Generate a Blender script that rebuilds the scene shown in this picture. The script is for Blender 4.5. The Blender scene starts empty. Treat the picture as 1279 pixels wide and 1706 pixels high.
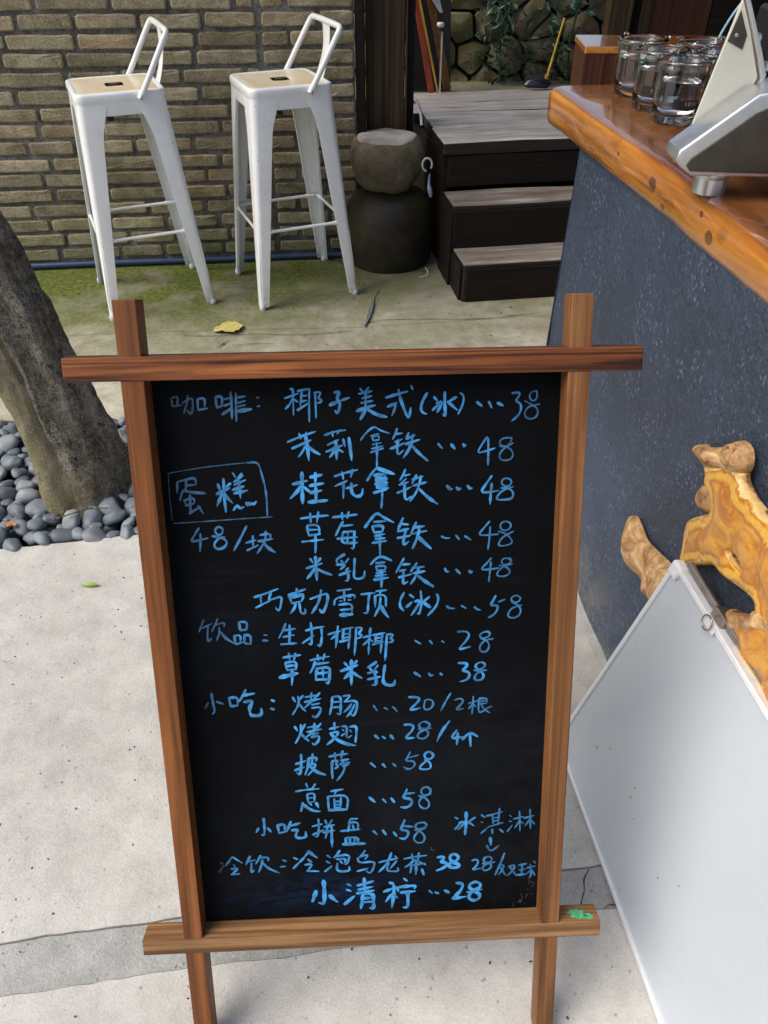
import bpy, bmesh, math, random
import numpy as np
from mathutils import Vector, Matrix, noise
S = bpy.context.scene
C = S.collection
R = math.radians
PI = math.pi

# ------------------------------------------------------------ camera, sky, sun, exposure
cam_d = bpy.data.cameras.new('camera'); cam = bpy.data.objects.new('camera', cam_d); C.objects.link(cam)
cam.location = (0, 0, 1.315); cam.rotation_euler = (PI/2 - 0.694, 0, 0)
cam_d.sensor_fit = 'VERTICAL'; cam_d.sensor_height = 36; cam_d.lens = 1276/1706*36
cam_d.clip_start = 0.02; cam_d.clip_end = 500
S.camera = cam
world = bpy.data.worlds.new('World'); S.world = world; world.use_nodes = True
wn = world.node_tree.nodes; wl = world.node_tree.links
bg = wn['Background']; sky = wn.new('ShaderNodeTexSky'); sky.sky_type = 'NISHITA'
SUN_EL, SUN_AZ = R(52), R(-108)          # azimuth measured from +Y, clockwise seen from above
sky.sun_disc = False; sky.sun_elevation = SUN_EL; sky.sun_rotation = SUN_AZ
sky.dust_density = 4.0; sky.air_density = 1.0; sky.ozone_density = 1.0
wl.new(sky.outputs[0], bg.inputs[0]); bg.inputs[1].default_value = 0.105
sd = bpy.data.lights.new('sun', 'SUN'); sd.energy = 1.9; sd.angle = R(44); sd.color = (1, .95, .86)
so = bpy.data.objects.new('sun', sd); C.objects.link(so)
sdir = Vector((math.sin(SUN_AZ)*math.cos(SUN_EL), math.cos(SUN_AZ)*math.cos(SUN_EL), math.sin(SUN_EL)))
so.rotation_euler = sdir.to_track_quat('Z', 'Y').to_euler(); so.location = sdir*20
S.view_settings.view_transform = 'Standard'; S.view_settings.look = 'None'
S.view_settings.exposure = 0.8; S.view_settings.gamma = 1.0
S.view_settings.use_curve_mapping = False
S.render.engine = 'CYCLES'
S.cycles.max_bounces = 8; S.cycles.transmission_bounces = 12; S.cycles.caustics_refractive = False

# ------------------------------------------------------------ materials
class NT:
    def __init__(s, name):
        s.m = bpy.data.materials.new(name); s.m.use_nodes = True
        s.t = s.m.node_tree; s.b = s.t.nodes['Principled BSDF']; s.oc = None
    def n(s, typ, **kw):
        x = s.t.nodes.new('ShaderNode'+typ)
        for k, v in kw.items(): setattr(x, k, v)
        return x
    def l(s, a, b): s.t.links.new(a, b)
    def obj(s, scale=(1,1,1), rnd=True):
        tc = s.n('TexCoord'); mp = s.n('Mapping'); mp.inputs['Scale'].default_value = scale
        s.l(tc.outputs['Object'], mp.inputs[0])
        if rnd:
            oi = s.n('ObjectInfo'); cx = s.n('CombineXYZ')
            ml = s.n('Math', operation='MULTIPLY'); ml.inputs[1].default_value = 37.0
            s.l(oi.outputs['Random'], ml.inputs[0]); s.l(ml.outputs[0], cx.inputs[0]); s.l(ml.outputs[0], cx.inputs[1]); s.l(ml.outputs[0], cx.inputs[2])
            s.l(cx.outputs[0], mp.inputs['Location'])
        return mp.outputs[0]
    def noise(s, vec, scale, detail=5, rough=.6, dist=0):
        x = s.n('TexNoise'); x.inputs['Scale'].default_value = scale; x.inputs['Detail'].default_value = detail
        x.inputs['Roughness'].default_value = rough; x.inputs['Distortion'].default_value = dist
        s.l(vec, x.inputs['Vector']); return x.outputs['Fac']
    def vor(s, vec, scale, feat='F1'):
        x = s.n('TexVoronoi', feature=feat); x.inputs['Scale'].default_value = scale; s.l(vec, x.inputs['Vector']); return x
    def ramp(s, f, stops):
        x = s.n('ValToRGB'); e = x.color_ramp.elements
        while len(e) < len(stops): e.new(.5)
        for i, (p, c) in enumerate(stops):
            e[i].position = p; e[i].color = (c[0], c[1], c[2], 1) if hasattr(c, '__len__') else (c, c, c, 1)
        s.l(f, x.inputs[0]); return x.outputs[0]
    def mix(s, f, a, b, mode='MIX'):
        x = s.n('Mix', data_type='RGBA', blend_type=mode)
        for v, i in ((f, 0), (a, 6), (b, 7)):
            if hasattr(v, 'is_linked') or hasattr(v, 'links'): s.l(v, x.inputs[i])
            elif i == 0: x.inputs[0].default_value = v
            else: x.inputs[i].default_value = (v[0], v[1], v[2], 1)
        return x.outputs[2]
    def math(s, op, a, b=0.0, clamp=False):
        x = s.n('Math', operation=op); x.use_clamp = clamp
        for i, v in enumerate((a, b)):
            if isinstance(v, (int, float)): x.inputs[i].default_value = v
            else: s.l(v, x.inputs[i])
        return x.outputs[0]
    def col(s, c):
        if isinstance(c, tuple): s.b.inputs['Base Color'].default_value = (*c, 1)
        else: s.l(c, s.b.inputs['Base Color'])
    def rough(s, r):
        if isinstance(r, (int, float)): s.b.inputs['Roughness'].default_value = r
        else: s.l(r, s.b.inputs['Roughness'])
    def bump(s, h, strength=.5, dist=.01):
        x = s.n('Bump'); x.inputs['Strength'].default_value = strength; x.inputs['Distance'].default_value = dist
        s.l(h, x.inputs['Height'])
        if s.oc: s.l(s.oc, x.inputs['Normal'])
        s.oc = x.outputs[0]; s.l(s.oc, s.b.inputs['Normal'])
    def set(s, **kw):
        for k, v in kw.items(): s.b.inputs[k.replace('_', ' ')].default_value = v

def m_plain(name, c, r=.5, metal=0., nscale=60, var=.15, bump=.0, coat=0.):
    m = NT(name); v = m.obj(); f = m.noise(v, nscale, 4)
    a = tuple(x*(1-var) for x in c); b = tuple(min(1, x*(1+var)) for x in c)
    m.col(m.ramp(f, [(.3, a), (.7, b)])); m.rough(m.math('ADD', m.math('MULTIPLY', f, .2), r-.1)); m.set(Metallic=metal, Coat_Weight=coat)
    if bump: m.bump(f, bump, .002)
    return m.m

def m_wood(name, dark, mid, light, grain=1.0, r=.5, along=0, coat=0., bump=.35, contrast=(.3, .5, .72), knots=0., lines=.8):
    m = NT(name); sc = [34*grain]*3; sc[along] = 1.6*grain
    v = m.obj(tuple(sc)); d = m.noise(v, 1.0, 6, .62, .8)
    sc2 = [130*grain]*3; sc2[along] = 4*grain
    v2 = m.obj(tuple(sc2)); g = m.noise(v2, 1.0, 3, .5)
    f = m.math('ADD', m.math('MULTIPLY', d, .75), m.math('MULTIPLY', g, .25))
    c = m.ramp(f, [(contrast[0], dark), (contrast[1], mid), (contrast[2], light)])
    sc3 = [150*grain]*3; sc3[along] = 1.6*grain
    ln_ = m.noise(m.obj(tuple(sc3)), 1.0, 4, .55, 1.2)
    c = m.mix(m.ramp(ln_, [(.38, lines), (.52, 0.)]), c, dark)
    vb = m.obj((3, 3, 3)); bl = m.noise(vb, 1.4, 4, .7)
    c = m.mix(m.ramp(bl, [(.35, 0.), (.75, .6)]), c, tuple(x*.45 for x in mid))
    if knots:
        kv = m.vor(m.obj((5, 5, 5)), 1.0); k = m.ramp(kv.outputs['Distance'], [(.05, 1.), (.11, 0.)])
        c = m.mix(m.math('MULTIPLY', k, knots), c, tuple(x*.3 for x in dark))
    m.col(c); m.rough(m.math('ADD', m.math('MULTIPLY', g, .25), r-.12)); m.set(Coat_Weight=coat, Coat_Roughness=.12, Specular_IOR_Level=.25)
    m.bump(f, bump, .0015)
    return m.m

M = {}
M['frame'] = m_wood('sign_wood', (.045, .013, .003), (.205, .070, .019), (.38, .145, .042), 1.0, .5, 0, 0, .4, (.30, .5, .74), 0., .45)
M['frame_pale'] = m_wood('sign_wood_pale', (.16, .07, .025), (.36, .18, .07), (.55, .32, .15), .9, .5, 0)
M['board'] = None
# black board with faint wiped chalk
m = NT('blackboard'); v = m.obj((1, 1, 1), False); a = m.noise(v, 3.5, 6, .7, .6); b = m.noise(m.obj((9, 1.2, 1), False), 6, 5, .7)
f = m.math('MULTIPLY', m.ramp(a, [(.5, 0.), (.85, 1.)]), m.ramp(b, [(.35, .2), (.7, 1.)]))
m.col(m.mix(f, (.0022, .0025, .0032), (.006, .011, .022))); m.rough(.7); m.set(Specular_IOR_Level=.07)
base_c = m.b.inputs['Base Color'].links[0].from_socket
tcx = m.n('TexCoord'); sxx = m.n('SeparateXYZ'); m.l(tcx.outputs['Object'], sxx.inputs[0])
def win(s_, c_, w_): return m.math('SUBTRACT', 1.0, m.math('ABSOLUTE', m.math('MULTIPLY', m.math('SUBTRACT', s_, c_), 1/w_)), True)
smear = m.math('MULTIPLY', m.math('MULTIPLY', win(sxx.outputs[0], -.06, .16), win(sxx.outputs[1], -.335, .045)), m.ramp(m.noise(m.obj((10, 30, 1), False), 1.6, 6, .75, 1.), [(.40, 0.), (.62, 1.)]))
haze = m.math('MULTIPLY', m.ramp(m.noise(v, 4.5, 5, .7), [(.42, 0.), (.62, 1.)]), m.ramp(m.math('ADD', m.math('MULTIPLY', sxx.outputs[1], -1.3), m.math('MULTIPLY', sxx.outputs[0], .8)), [(0., 0.), (.35, 1.)]))
swipe = m.math('MULTIPLY', m.ramp(m.noise(m.obj((3, 40, 1), False), 1.2, 5, .7, .5), [(.52, 0.), (.66, 1.)]), m.ramp(m.noise(v, 6, 3), [(.5, 0.), (.65, .7)]))
cc = m.mix(m.math('MULTIPLY', haze, .9), base_c, (.0075, .009, .012)); cc = m.mix(m.math('MULTIPLY', swipe, .5), cc, (.010, .014, .020)); cc = m.mix(smear, cc, (.006, .020, .060)); m.col(cc)
fine = m.noise(v, 500, 2); m.bump(fine, .12, .0005); M['board'] = m.m
# chalk marker
m = NT('marker_ink'); v = m.obj((1, 1, 1), False); at = m.n('Attribute', attribute_name='ink')
n1 = m.noise(v, 260, 3, .7); n2 = m.noise(v, 45, 3, .6)
k = m.math('MULTIPLY', m.math('POWER', at.outputs['Fac'], 1.6), m.math('ADD', m.math('MULTIPLY', n1, .55), .62))
k = m.math('MULTIPLY', k, m.math('ADD', m.math('MULTIPLY', n2, .7), .6), True)
m.col(m.mix(k, (.005, .006, .008), (.045, .30, .66))); m.rough(.6); M['ink'] = m.m
m = NT('green_paint'); v = m.obj(); f = m.noise(v, 90, 4); m.col(m.ramp(f, [(.35, (.03, .26, .12)), (.65, (.10, .50, .22))])); m.rough(.6); M['green'] = m.m

# concrete
def m_concrete(name, c1, c2, c3, moss=0., pit=1., tint=1.):
    m = NT(name); v = m.obj((1, 1, 1), False)
    big = m.noise(v, 1.7, 6, .62, .3); med = m.noise(v, 14, 6, .65); fin = m.noise(v, 260, 4, .7)
    f = m.math('ADD', m.math('ADD', m.math('MULTIPLY', big, .35), m.math('MULTIPLY', med, .35)), m.math('MULTIPLY', fin, .3))
    c = m.ramp(f, [(.40, c1), (.5, c2), (.60, c3)])
    st = m.ramp(m.noise(v, 5.5, 5, .75), [(.60, 0.), (.76, .25)])
    c = m.mix(st, c, tuple(x*.55 for x in c1))
    sp = m.vor(v, 75); spn = m.noise(v, 33, 2)
    dk = m.math('MULTIPLY', m.ramp(sp.outputs['Distance'], [(.10, 1.), (.26, 0.)]), m.ramp(spn, [(.54, 0.), (.62, 1.)]))
    c = m.mix(m.math('MULTIPLY', dk, .6), c, tuple(x*.35 for x in c1))
    wt = m.vor(m.obj((1, 1, 1), False), 95); wn_ = m.noise(v, 21, 2)
    w = m.math('MULTIPLY', m.ramp(wt.outputs['Distance'], [(.07, 1.), (.16, 0.)]), m.ramp(wn_, [(.55, 0.), (.62, 1.)]))
    c = m.mix(m.math('MULTIPLY', w, .5), c, (.62, .60, .55))
    if moss:
        sx = m.n('SeparateXYZ'); m.l(v, sx.inputs[0])
        # moss is thickest along the foot of the brick wall, on its left half
        wd = m.math('SUBTRACT', 3.385, sx.outputs[1]); wd = m.math('ADD', wd, m.math('MULTIPLY', sx.outputs[0], .105))
        near = m.math('SUBTRACT', 1.0, m.math('MULTIPLY', wd, 1.02), True)
        left = m.math('MULTIPLY', m.math('SUBTRACT', .35, sx.outputs[0]), .95, True)
        mn = m.noise(v, 4.2, 7, .7, .5)
        mm = m.math('MULTIPLY', m.math('MULTIPLY', near, left), m.ramp(mn, [(.36, .0), (.56, 1.)]))
        mm = m.math('MULTIPLY', mm, moss*1.7, True)
        mc = m.ramp(m.noise(v, 55, 4, .7), [(.3, (.04, .055, .012)), (.5, (.095, .12, .022)), (.7, (.20, .215, .06))])
        dirt = m.math('MULTIPLY', m.math('SUBTRACT', 1.0, m.math('MULTIPLY', wd, .95), True), m.ramp(m.noise(v, 2.6, 6, .7), [(.3, .45), (.62, 1.)]))
        pt = m.math('MULTIPLY', m.ramp(m.noise(v, 3.1, 6, .75, .8), [(.47, 0.), (.60, 1.)]), m.math('SUBTRACT', 1.0, m.math('MULTIPLY', wd, .9), True))
        c = m.mix(m.math('MULTIPLY', dirt, 1., True), c, (.115, .108, .070)); c = m.mix(m.math('MULTIPLY', pt, .9), c, (.20, .205, .085)); c = m.mix(mm, c, mc)
    m.col(c); m.rough(.85); m.set(Specular_IOR_Level=.25)
    m.bump(med, .35*pit, .012); m.bump(fin, .5*pit, .003); m.bump(dk, -.5*pit, .004)
    return m.m
M['pave'] = m_concrete('pale_concrete', (.36, .348, .322), (.455, .443, .415), (.545, .533, .503))
M['strip'] = m_concrete('patch_mortar', (.23, .235, .225), (.32, .325, .31), (.42, .425, .41), 0, 1.5)
M['pave_far'] = m_concrete('mossy_concrete', (.22, .205, .145), (.38, .36, .28), (.55, .53, .44), 1.0)
M['soil'] = m_plain('dark_soil', (.03, .027, .022), .95, 0, 60, .5, .6)
M['crack'] = m_plain('crack_dirt', (.04, .038, .034), .95, 0, 90, .5, .3)

# bricks
m = NT('brick'); v = m.obj((1, 1, 1)); oi = m.n('ObjectInfo')
a = m.noise(v, 9, 5, .7); b = m.noise(v, 160, 4, .75)
f = m.math('ADD', m.math('MULTIPLY', a, .45), m.math('MULTIPLY', b, .55))
c = m.ramp(f, [(.38, (.14, .12, .083)), (.5, (.295, .265, .198)), (.62, (.46, .42, .33))])
t = m.ramp(oi.outputs['Random'], [(0., (.58, .55, .48)), (.25, (1.05, .98, .84)), (.45, (.80, .79, .70)), (.62, (1.06, .92, .76)), (.8, (.92, .92, .80)), (1., (1.22, 1.17, 1.05))])
c = m.mix(1., c, t, 'MULTIPLY')
g = m.n('NewGeometry'); sx = m.n('SeparateXYZ'); m.l(g.outputs['Position'], sx.inputs[0])
low = m.math('SUBTRACT', 1.0, m.math('MULTIPLY', sx.outputs[2], 3.2), True)
wet = m.math('MULTIPLY', low, m.ramp(m.noise(g.outputs['Position'], 6, 5, .7), [(.38, .1), (.62, 1.)]))
c = m.mix(m.math('MULTIPLY', wet, .75), c, (.14, .165, .05))
hi = m.ramp(m.noise(g.outputs['Position'], 3, 5, .7), [(.52, 0.), (.7, .5)])
c = m.mix(hi, c, (.12, .10, .045))
m.col(c); m.rough(.9); m.set(Specular_IOR_Level=.2); m.bump(a, .3, .006); m.bump(b, .75, .0035)
pits = m.vor(v, 120); m.bump(m.ramp(pits.outputs['Distance'], [(.1, 0.), (.3, 1.)]), .4, .002); M['brick'] = m.m
m = NT('mortar'); v = m.obj((1, 1, 1), False); a = m.noise(v, 70, 5, .75); b = m.noise(v, 5, 4)
c = m.mix(m.ramp(b, [(.4, 0.), (.65, 1.)]), (.10, .097, .085), (.24, .235, .215)); m.col(m.mix(m.ramp(a, [(.33, 0.), (.55, 1.)]), (.045, .042, .036), c)); m.rough(.95); m.bump(a, .9, .01); M['mortar'] = m.m

# painted steel
m = NT('white_paint'); v = m.obj(); a = m.noise(v, 7, 5, .65); b = m.vor(v, 60); n_ = m.noise(v, 16, 2)
c = m.ramp(a, [(.3, (.76, .78, .785)), (.7, (.86, .87, .865))])
ch = m.math('MULTIPLY', m.ramp(b.outputs['Distance'], [(.08, 1.), (.16, 0.)]), m.ramp(n_, [(.56, 0.), (.62, 1.)]))
sz_ = m.n('SeparateXYZ'); m.l(v, sz_.inputs[0])
tcz = m.n('TexCoord'); szz = m.n('SeparateXYZ'); m.l(tcz.outputs['Object'], szz.inputs[0])
lowd = m.math('MULTIPLY', m.math('SUBTRACT', 1., m.math('MULTIPLY', szz.outputs[2], 9.), True), m.ramp(m.noise(v, 38, 4, .7), [(.42, 0.), (.6, 1.)]))
c = m.mix(m.math('MULTIPLY', lowd, .6), c, (.33, .29, .21))
stk = m.ramp(m.noise(m.obj((40, 40, 3)), 1., 4, .7), [(.58, 0.), (.74, .35)]); c = m.mix(stk, c, (.55, .53, .46))
m.col(m.mix(m.math('MULTIPLY', ch, .8), c, (.16, .10, .06))); m.rough(.32); m.set(Coat_Weight=.25, Coat_Roughness=.15); M['white'] = m.m
m = NT('seat_sheen_paint'); v = m.obj(); a = m.noise(v, 5, 4, .6)
m.col(m.ramp(a, [(.3, (.72, .56, .34)), (.65, (.80, .72, .55))])); m.rough(.3); m.set(Coat_Weight=.3); M['seat'] = m.m  # yellowed cream that carries the sky's yellowish reflection on the seat
M['metal'] = m_plain('bare_steel', (.5, .48, .44), .35, .9, 40, .2)
M['black'] = m_plain('black_plastic', (.012, .012, .013), .4)
M['rubber'] = m_plain('black_rubber', (.02, .02, .02), .8)

# counter
m = NT('blue_plaster'); v = m.obj((1, 1, 1), False); a = m.noise(v, 2.3, 5, .6); b = m.noise(v, 30, 5, .7); d = m.noise(v, 300, 3, .7)
c = m.ramp(a, [(.35, (.016, .024, .041)), (.65, (.034, .056, .102))])
p1 = m.vor(v, 62); pn = m.noise(v, 26, 3)
pits = m.math('MULTIPLY', m.ramp(p1.outputs['Distance'], [(.10, 1.), (.24, 0.)]), m.ramp(pn, [(.47, 0.), (.56, 1.)]))
p3 = m.vor(m.obj((1, .8, .45), False), 150); pn3 = m.noise(v, 12, 3)
sp = m.math('MULTIPLY', m.ramp(p3.outputs['Distance'], [(.14, 1.), (.32, 0.)]), m.ramp(pn3, [(.46, 0.), (.58, 1.)]))
c = m.mix(m.math('MULTIPLY', sp, .55), c, (.22, .27, .36))
c = m.mix(m.math('MULTIPLY', pits, .9), c, (.006, .007, .012))
c = m.mix(m.ramp(d, [(.45, 0.), (.75, .35)]), c, (.14, .17, .23))
gz = m.n('NewGeometry'); sz = m.n('SeparateXYZ'); m.l(gz.outputs['Position'], sz.inputs[0])
dst = m.math('MULTIPLY', m.math('SUBTRACT', 1.0, m.math('MULTIPLY', sz.outputs[2], 5.), True), m.ramp(m.noise(v, 16, 5, .7), [(.4, 0.), (.6, 1.)]))
c = m.mix(m.math('MULTIPLY', dst, .6), c, (.20, .19, .17))
scf = m.ramp(m.noise(m.obj((1, 3, 14), False), 2.2, 6, .8, 1.4), [(.60, 0.), (.72, .45)]); c = m.mix(scf, c, (.11, .14, .19))
m.col(c); m.rough(.6); m.bump(b, .8, .014); m.bump(m.noise(v, 95, 4, .7), .6, .005); m.bump(d, .5, .002); m.bump(pits, -.9, .006); m.bump(sp, .5, .002); M['plaster'] = m.m
m = NT('counter_wood'); v = m.obj((9, 1.0, 26), False); d = m.noise(v, 1.2, 6, .6, .8); e = m.noise(m.obj((60, 4, 110), False), 1., 4, .6)
f = m.math('ADD', m.math('MULTIPLY', d, .7), m.math('MULTIPLY', e, .3))
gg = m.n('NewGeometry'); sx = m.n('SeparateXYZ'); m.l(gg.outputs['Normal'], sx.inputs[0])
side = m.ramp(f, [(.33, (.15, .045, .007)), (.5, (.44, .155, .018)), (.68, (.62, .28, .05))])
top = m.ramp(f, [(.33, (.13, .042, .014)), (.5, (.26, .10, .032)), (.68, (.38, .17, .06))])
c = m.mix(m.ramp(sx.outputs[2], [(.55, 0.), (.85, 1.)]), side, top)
pz = m.n('NewGeometry')
def knot_mask(c_, py, pz_, r_):
    dv = m.n('VectorMath', operation='SUBTRACT'); m.l(pz.outputs['Position'], dv.inputs[0]); dv.inputs[1].default_value = (.374+(1.93-py)*.128, py, pz_)
    sc_ = m.n('VectorMath', operation='MULTIPLY'); m.l(dv.outputs[0], sc_.inputs[0]); sc_.inputs[1].default_value = (.3, 1., 1.15)
    ln = m.n('VectorMath', operation='LENGTH'); m.l(sc_.outputs[0], ln.inputs[0])
    w_ = m.math('ADD', ln.outputs['Value'], m.math('MULTIPLY', m.math('SUBTRACT', m.noise(pz.outputs['Position'], 60, 4, .7), .5), r_*1.3))
    core = m.ramp(m.math('MULTIPLY', w_, 1/r_), [(.0, .9), (.55, .75), (.72, 1.), (1.15, .25), (1.9, 0.)])
    ring = m.math('MULTIPLY', m.math('ADD', m.math('SINE', m.math('MULTIPLY', w_, 9./r_)), 1.), m.ramp(m.math('MULTIPLY', w_, 1/r_), [(.8, .22), (2.8, 0.)]))
    c_ = m.mix(ring, c_, (.26, .085, .012)); return m.mix(core, c_, (.07, .022, .006))
kn = m.noise(m.obj((6, 6, 9), False), 1.5, 3); c = m.mix(m.ramp(kn, [(.6, 0.), (.72, .5)]), c, (.12, .035, .008))
for kk in ((1.345, .914, .014), (1.300, .890, .008), (1.125, .903, .013), (1.160, .927, .006), (1.50, .922, .005), (.90, .91, .010)): c = knot_mask(c, *kk)
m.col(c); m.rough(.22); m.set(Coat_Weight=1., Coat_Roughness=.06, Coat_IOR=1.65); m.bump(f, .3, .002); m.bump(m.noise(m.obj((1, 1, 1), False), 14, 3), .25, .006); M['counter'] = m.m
M['knot'] = m_wood('knot_wood', (.05, .015, .004), (.14, .045, .01), (.30, .11, .025), 3., .35, 2, .4)

# decor root: heartwood / sapwood by distance from the rim of the slab
m = NT('root_wood'); v = m.obj((1, 1, 1), False); at = m.n('Attribute', attribute_name='rim'); a = m.noise(v, 16, 5, .6, 1.6); b = m.noise(v, 120, 3)
k = m.math('ADD', m.math('MULTIPLY', at.outputs['Fac'], .80), m.math('MULTIPLY', m.math('SUBTRACT', a, .5), 1.0))
c = m.ramp(k, [(.0, (.14, .065, .022)), (.08, (.62, .40, .16)), (.22, (.76, .54, .19)), (.30, (.42, .12, .010)), (.40, (.74, .42, .05)), (.58, (.74, .42, .05)), (.70, (.44, .13, .010)), (.9, (.70, .34, .035))])
c = m.mix(m.ramp(b, [(.35, .25), (.7, 0.)]), c, (.25, .10, .02))
m.col(c); m.rough(.38); m.set(Coat_Weight=.3, Coat_Roughness=.25); m.bump(a, .5, .008); m.bump(b, .2, .002); M['root'] = m.m
m = NT('root_bark'); v = m.obj((1, 1, 1), False); a = m.noise(v, 30, 6, .7, .6)
m.col(m.ramp(a, [(.32, (.13, .055, .02)), (.48, (.40, .22, .09)), (.64, (.66, .45, .22))])); m.rough(.6); m.bump(a, .6, .006); M['bark_wood'] = m.m

# dark timber of steps, deck, posts
M['step'] = None
TREAD = 1
m = NT('weathered_sheen_timber'); v = m.obj((2, 30, 30)); d = m.noise(v, 1., 6, .65, .6); e = m.noise(m.obj((6, 160, 160)), 1., 3, .5); bl = m.noise(m.obj((3, 3, 3)), 1.5, 5, .7)
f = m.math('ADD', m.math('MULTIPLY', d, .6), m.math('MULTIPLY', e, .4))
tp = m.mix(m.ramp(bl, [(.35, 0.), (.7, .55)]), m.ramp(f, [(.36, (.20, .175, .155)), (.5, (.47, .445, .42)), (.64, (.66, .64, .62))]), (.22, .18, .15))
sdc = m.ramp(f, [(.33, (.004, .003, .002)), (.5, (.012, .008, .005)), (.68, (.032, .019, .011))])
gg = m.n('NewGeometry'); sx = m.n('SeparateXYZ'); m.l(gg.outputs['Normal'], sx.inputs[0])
m.col(m.mix(m.ramp(m.math('ADD', sx.outputs[2], m.math('MULTIPLY', m.math('SUBTRACT', bl, .5), .4)), [(.55, 0.), (.8, 1.)]), sdc, tp)); m.rough(m.math('ADD', m.math('MULTIPLY', e, .3), .3)); m.bump(f, .8, .003); M['step'] = m.m  # upward faces: weathered grey wood, paled further to paint in sky sheen
m = NT('worn_sheen_tread'); v = m.obj((2, 30, 30)); d = m.noise(v, 1., 6, .65, .6); e = m.noise(m.obj((6, 160, 160)), 1., 3, .5); bl = m.noise(m.obj((3, 3, 3)), 1.5, 5, .7)
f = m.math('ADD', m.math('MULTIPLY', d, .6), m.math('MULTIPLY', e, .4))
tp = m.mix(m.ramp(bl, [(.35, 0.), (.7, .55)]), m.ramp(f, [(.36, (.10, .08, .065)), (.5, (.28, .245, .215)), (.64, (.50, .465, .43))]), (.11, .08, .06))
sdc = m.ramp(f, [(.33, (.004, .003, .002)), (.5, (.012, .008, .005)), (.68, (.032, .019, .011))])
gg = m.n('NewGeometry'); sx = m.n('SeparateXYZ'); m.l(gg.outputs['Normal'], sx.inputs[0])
m.col(m.mix(m.ramp(m.math('ADD', sx.outputs[2], m.math('MULTIPLY', m.math('SUBTRACT', bl, .5), .4)), [(.55, 0.), (.8, 1.)]), sdc, tp)); m.rough(m.math('ADD', m.math('MULTIPLY', e, .3), .3)); m.bump(f, .8, .003); M['tread'] = m.m  # worn grey tops with sky sheen put into the colour by normal
M['step_side'] = m_wood('dark_timber', (.004, .003, .002), (.011, .007, .005), (.028, .017, .010), .7, .7, 0, 0, .6)
M['post'] = m_wood('post_timber', (.022, .013, .006), (.075, .045, .022), (.15, .10, .055), .6, .65, 2)
M['brownpanel'] = m_wood('brown_panel', (.03, .010, .005), (.085, .030, .014), (.16, .06, .03), .6, .55, 2)
M['stone'] = None
def m_stone(name, c1, c2, c3, moss=.4, sc=1., r=.85, b=.6):
    m = NT(name); v = m.obj((1, 1, 1)); a = m.noise(v, 7*sc, 6, .65); d = m.noise(v, 110*sc, 4, .7)
    f = m.math('ADD', m.math('MULTIPLY', a, .6), m.math('MULTIPLY', d, .4))
    c = m.ramp(f, [(.35, c1), (.5, c2), (.66, c3)])
    if moss: c = m.mix(m.math('MULTIPLY', m.ramp(m.noise(v, 5*sc, 5, .7), [(.48, 0.), (.66, 1.)]), moss), c, (.085, .095, .02))
    m.col(c); m.rough(r); m.set(Specular_IOR_Level=.3); m.bump(a, b*.6, .012); m.bump(d, b, .004); return m.m
M['stone'] = m_stone('field_stone', (.07, .055, .03), (.20, .165, .10), (.38, .33, .22), .6)
M['drumstone'] = m_stone('drum_stone', (.06, .048, .030), (.15, .122, .080), (.29, .25, .175), .5, 1.3, .9, 1.)
M['jar'] = m_stone('jar_glaze', (.010, .008, .006), (.024, .019, .014), (.05, .042, .030), .25, 1., .45, .5)
M['drumtop'] = m_stone('drum_top_stone', (.26, .235, .205), (.44, .415, .385), (.56, .54, .51), .15, 1.4, .8, .8)
m = NT('pebble'); v = m.obj(); oi = m.n('ObjectInfo'); a = m.noise(v, 20, 4, .6); b = m.noise(v, 260, 3, .7)
c = m.ramp(oi.outputs['Random'], [(0., (.10, .125, .155)), (.25, (.20, .23, .26)), (.5, (.14, .17, .20)), (.72, (.27, .285, .295)), (.85, (.085, .10, .12)), (1., (.18, .21, .25))])
c = m.mix(m.ramp(a, [(.35, .35), (.7, 0.)]), c, (.10, .12, .14)); m.col(c); m.rough(.55); m.bump(b, .15, .0015); M['pebble'] = m.m
# bark
m = NT('tree_bark'); v = m.obj((1, 1, 1), False); a = m.noise(v, 4, 6, .7, .4); b = m.noise(v, 55, 6, .8); d = m.noise(m.obj((30, 30, 5), False), 1., 5, .7)
c = m.ramp(m.math('ADD', m.math('MULTIPLY', b, .55), m.math('MULTIPLY', d, .45)), [(.38, (.022, .018, .012)), (.5, (.18, .155, .115)), (.62, (.44, .40, .32))])
lich = m.math('MULTIPLY', m.ramp(m.noise(v, 210, 3, .8), [(.50, 0.), (.60, 1.)]), m.ramp(m.noise(v, 5, 4, .6), [(.42, 0.), (.6, 1.)]))
c = m.mix(m.math('MULTIPLY', lich, .9), c, (.50, .48, .42))
vein = m.ramp(m.noise(m.obj((22, 22, 3), False), 1., 5, .75, .8), [(.34, .6), (.42, 0.)]); c = m.mix(vein, c, (.018, .014, .009))
at = m.n('Attribute', attribute_name='moss'); mo = m.math('MULTIPLY', at.outputs['Fac'], m.ramp(m.noise(v, 9, 5, .7), [(.3, .3), (.6, 1.)]), True)
c = m.mix(m.math('MULTIPLY', mo, .85), c, (.31, .27, .15))
m.col(c); m.rough(.95); m.set(Specular_IOR_Level=.15); m.bump(d, 1., .035); m.bump(b, 1., .012); M['bark'] = m.m
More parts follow.
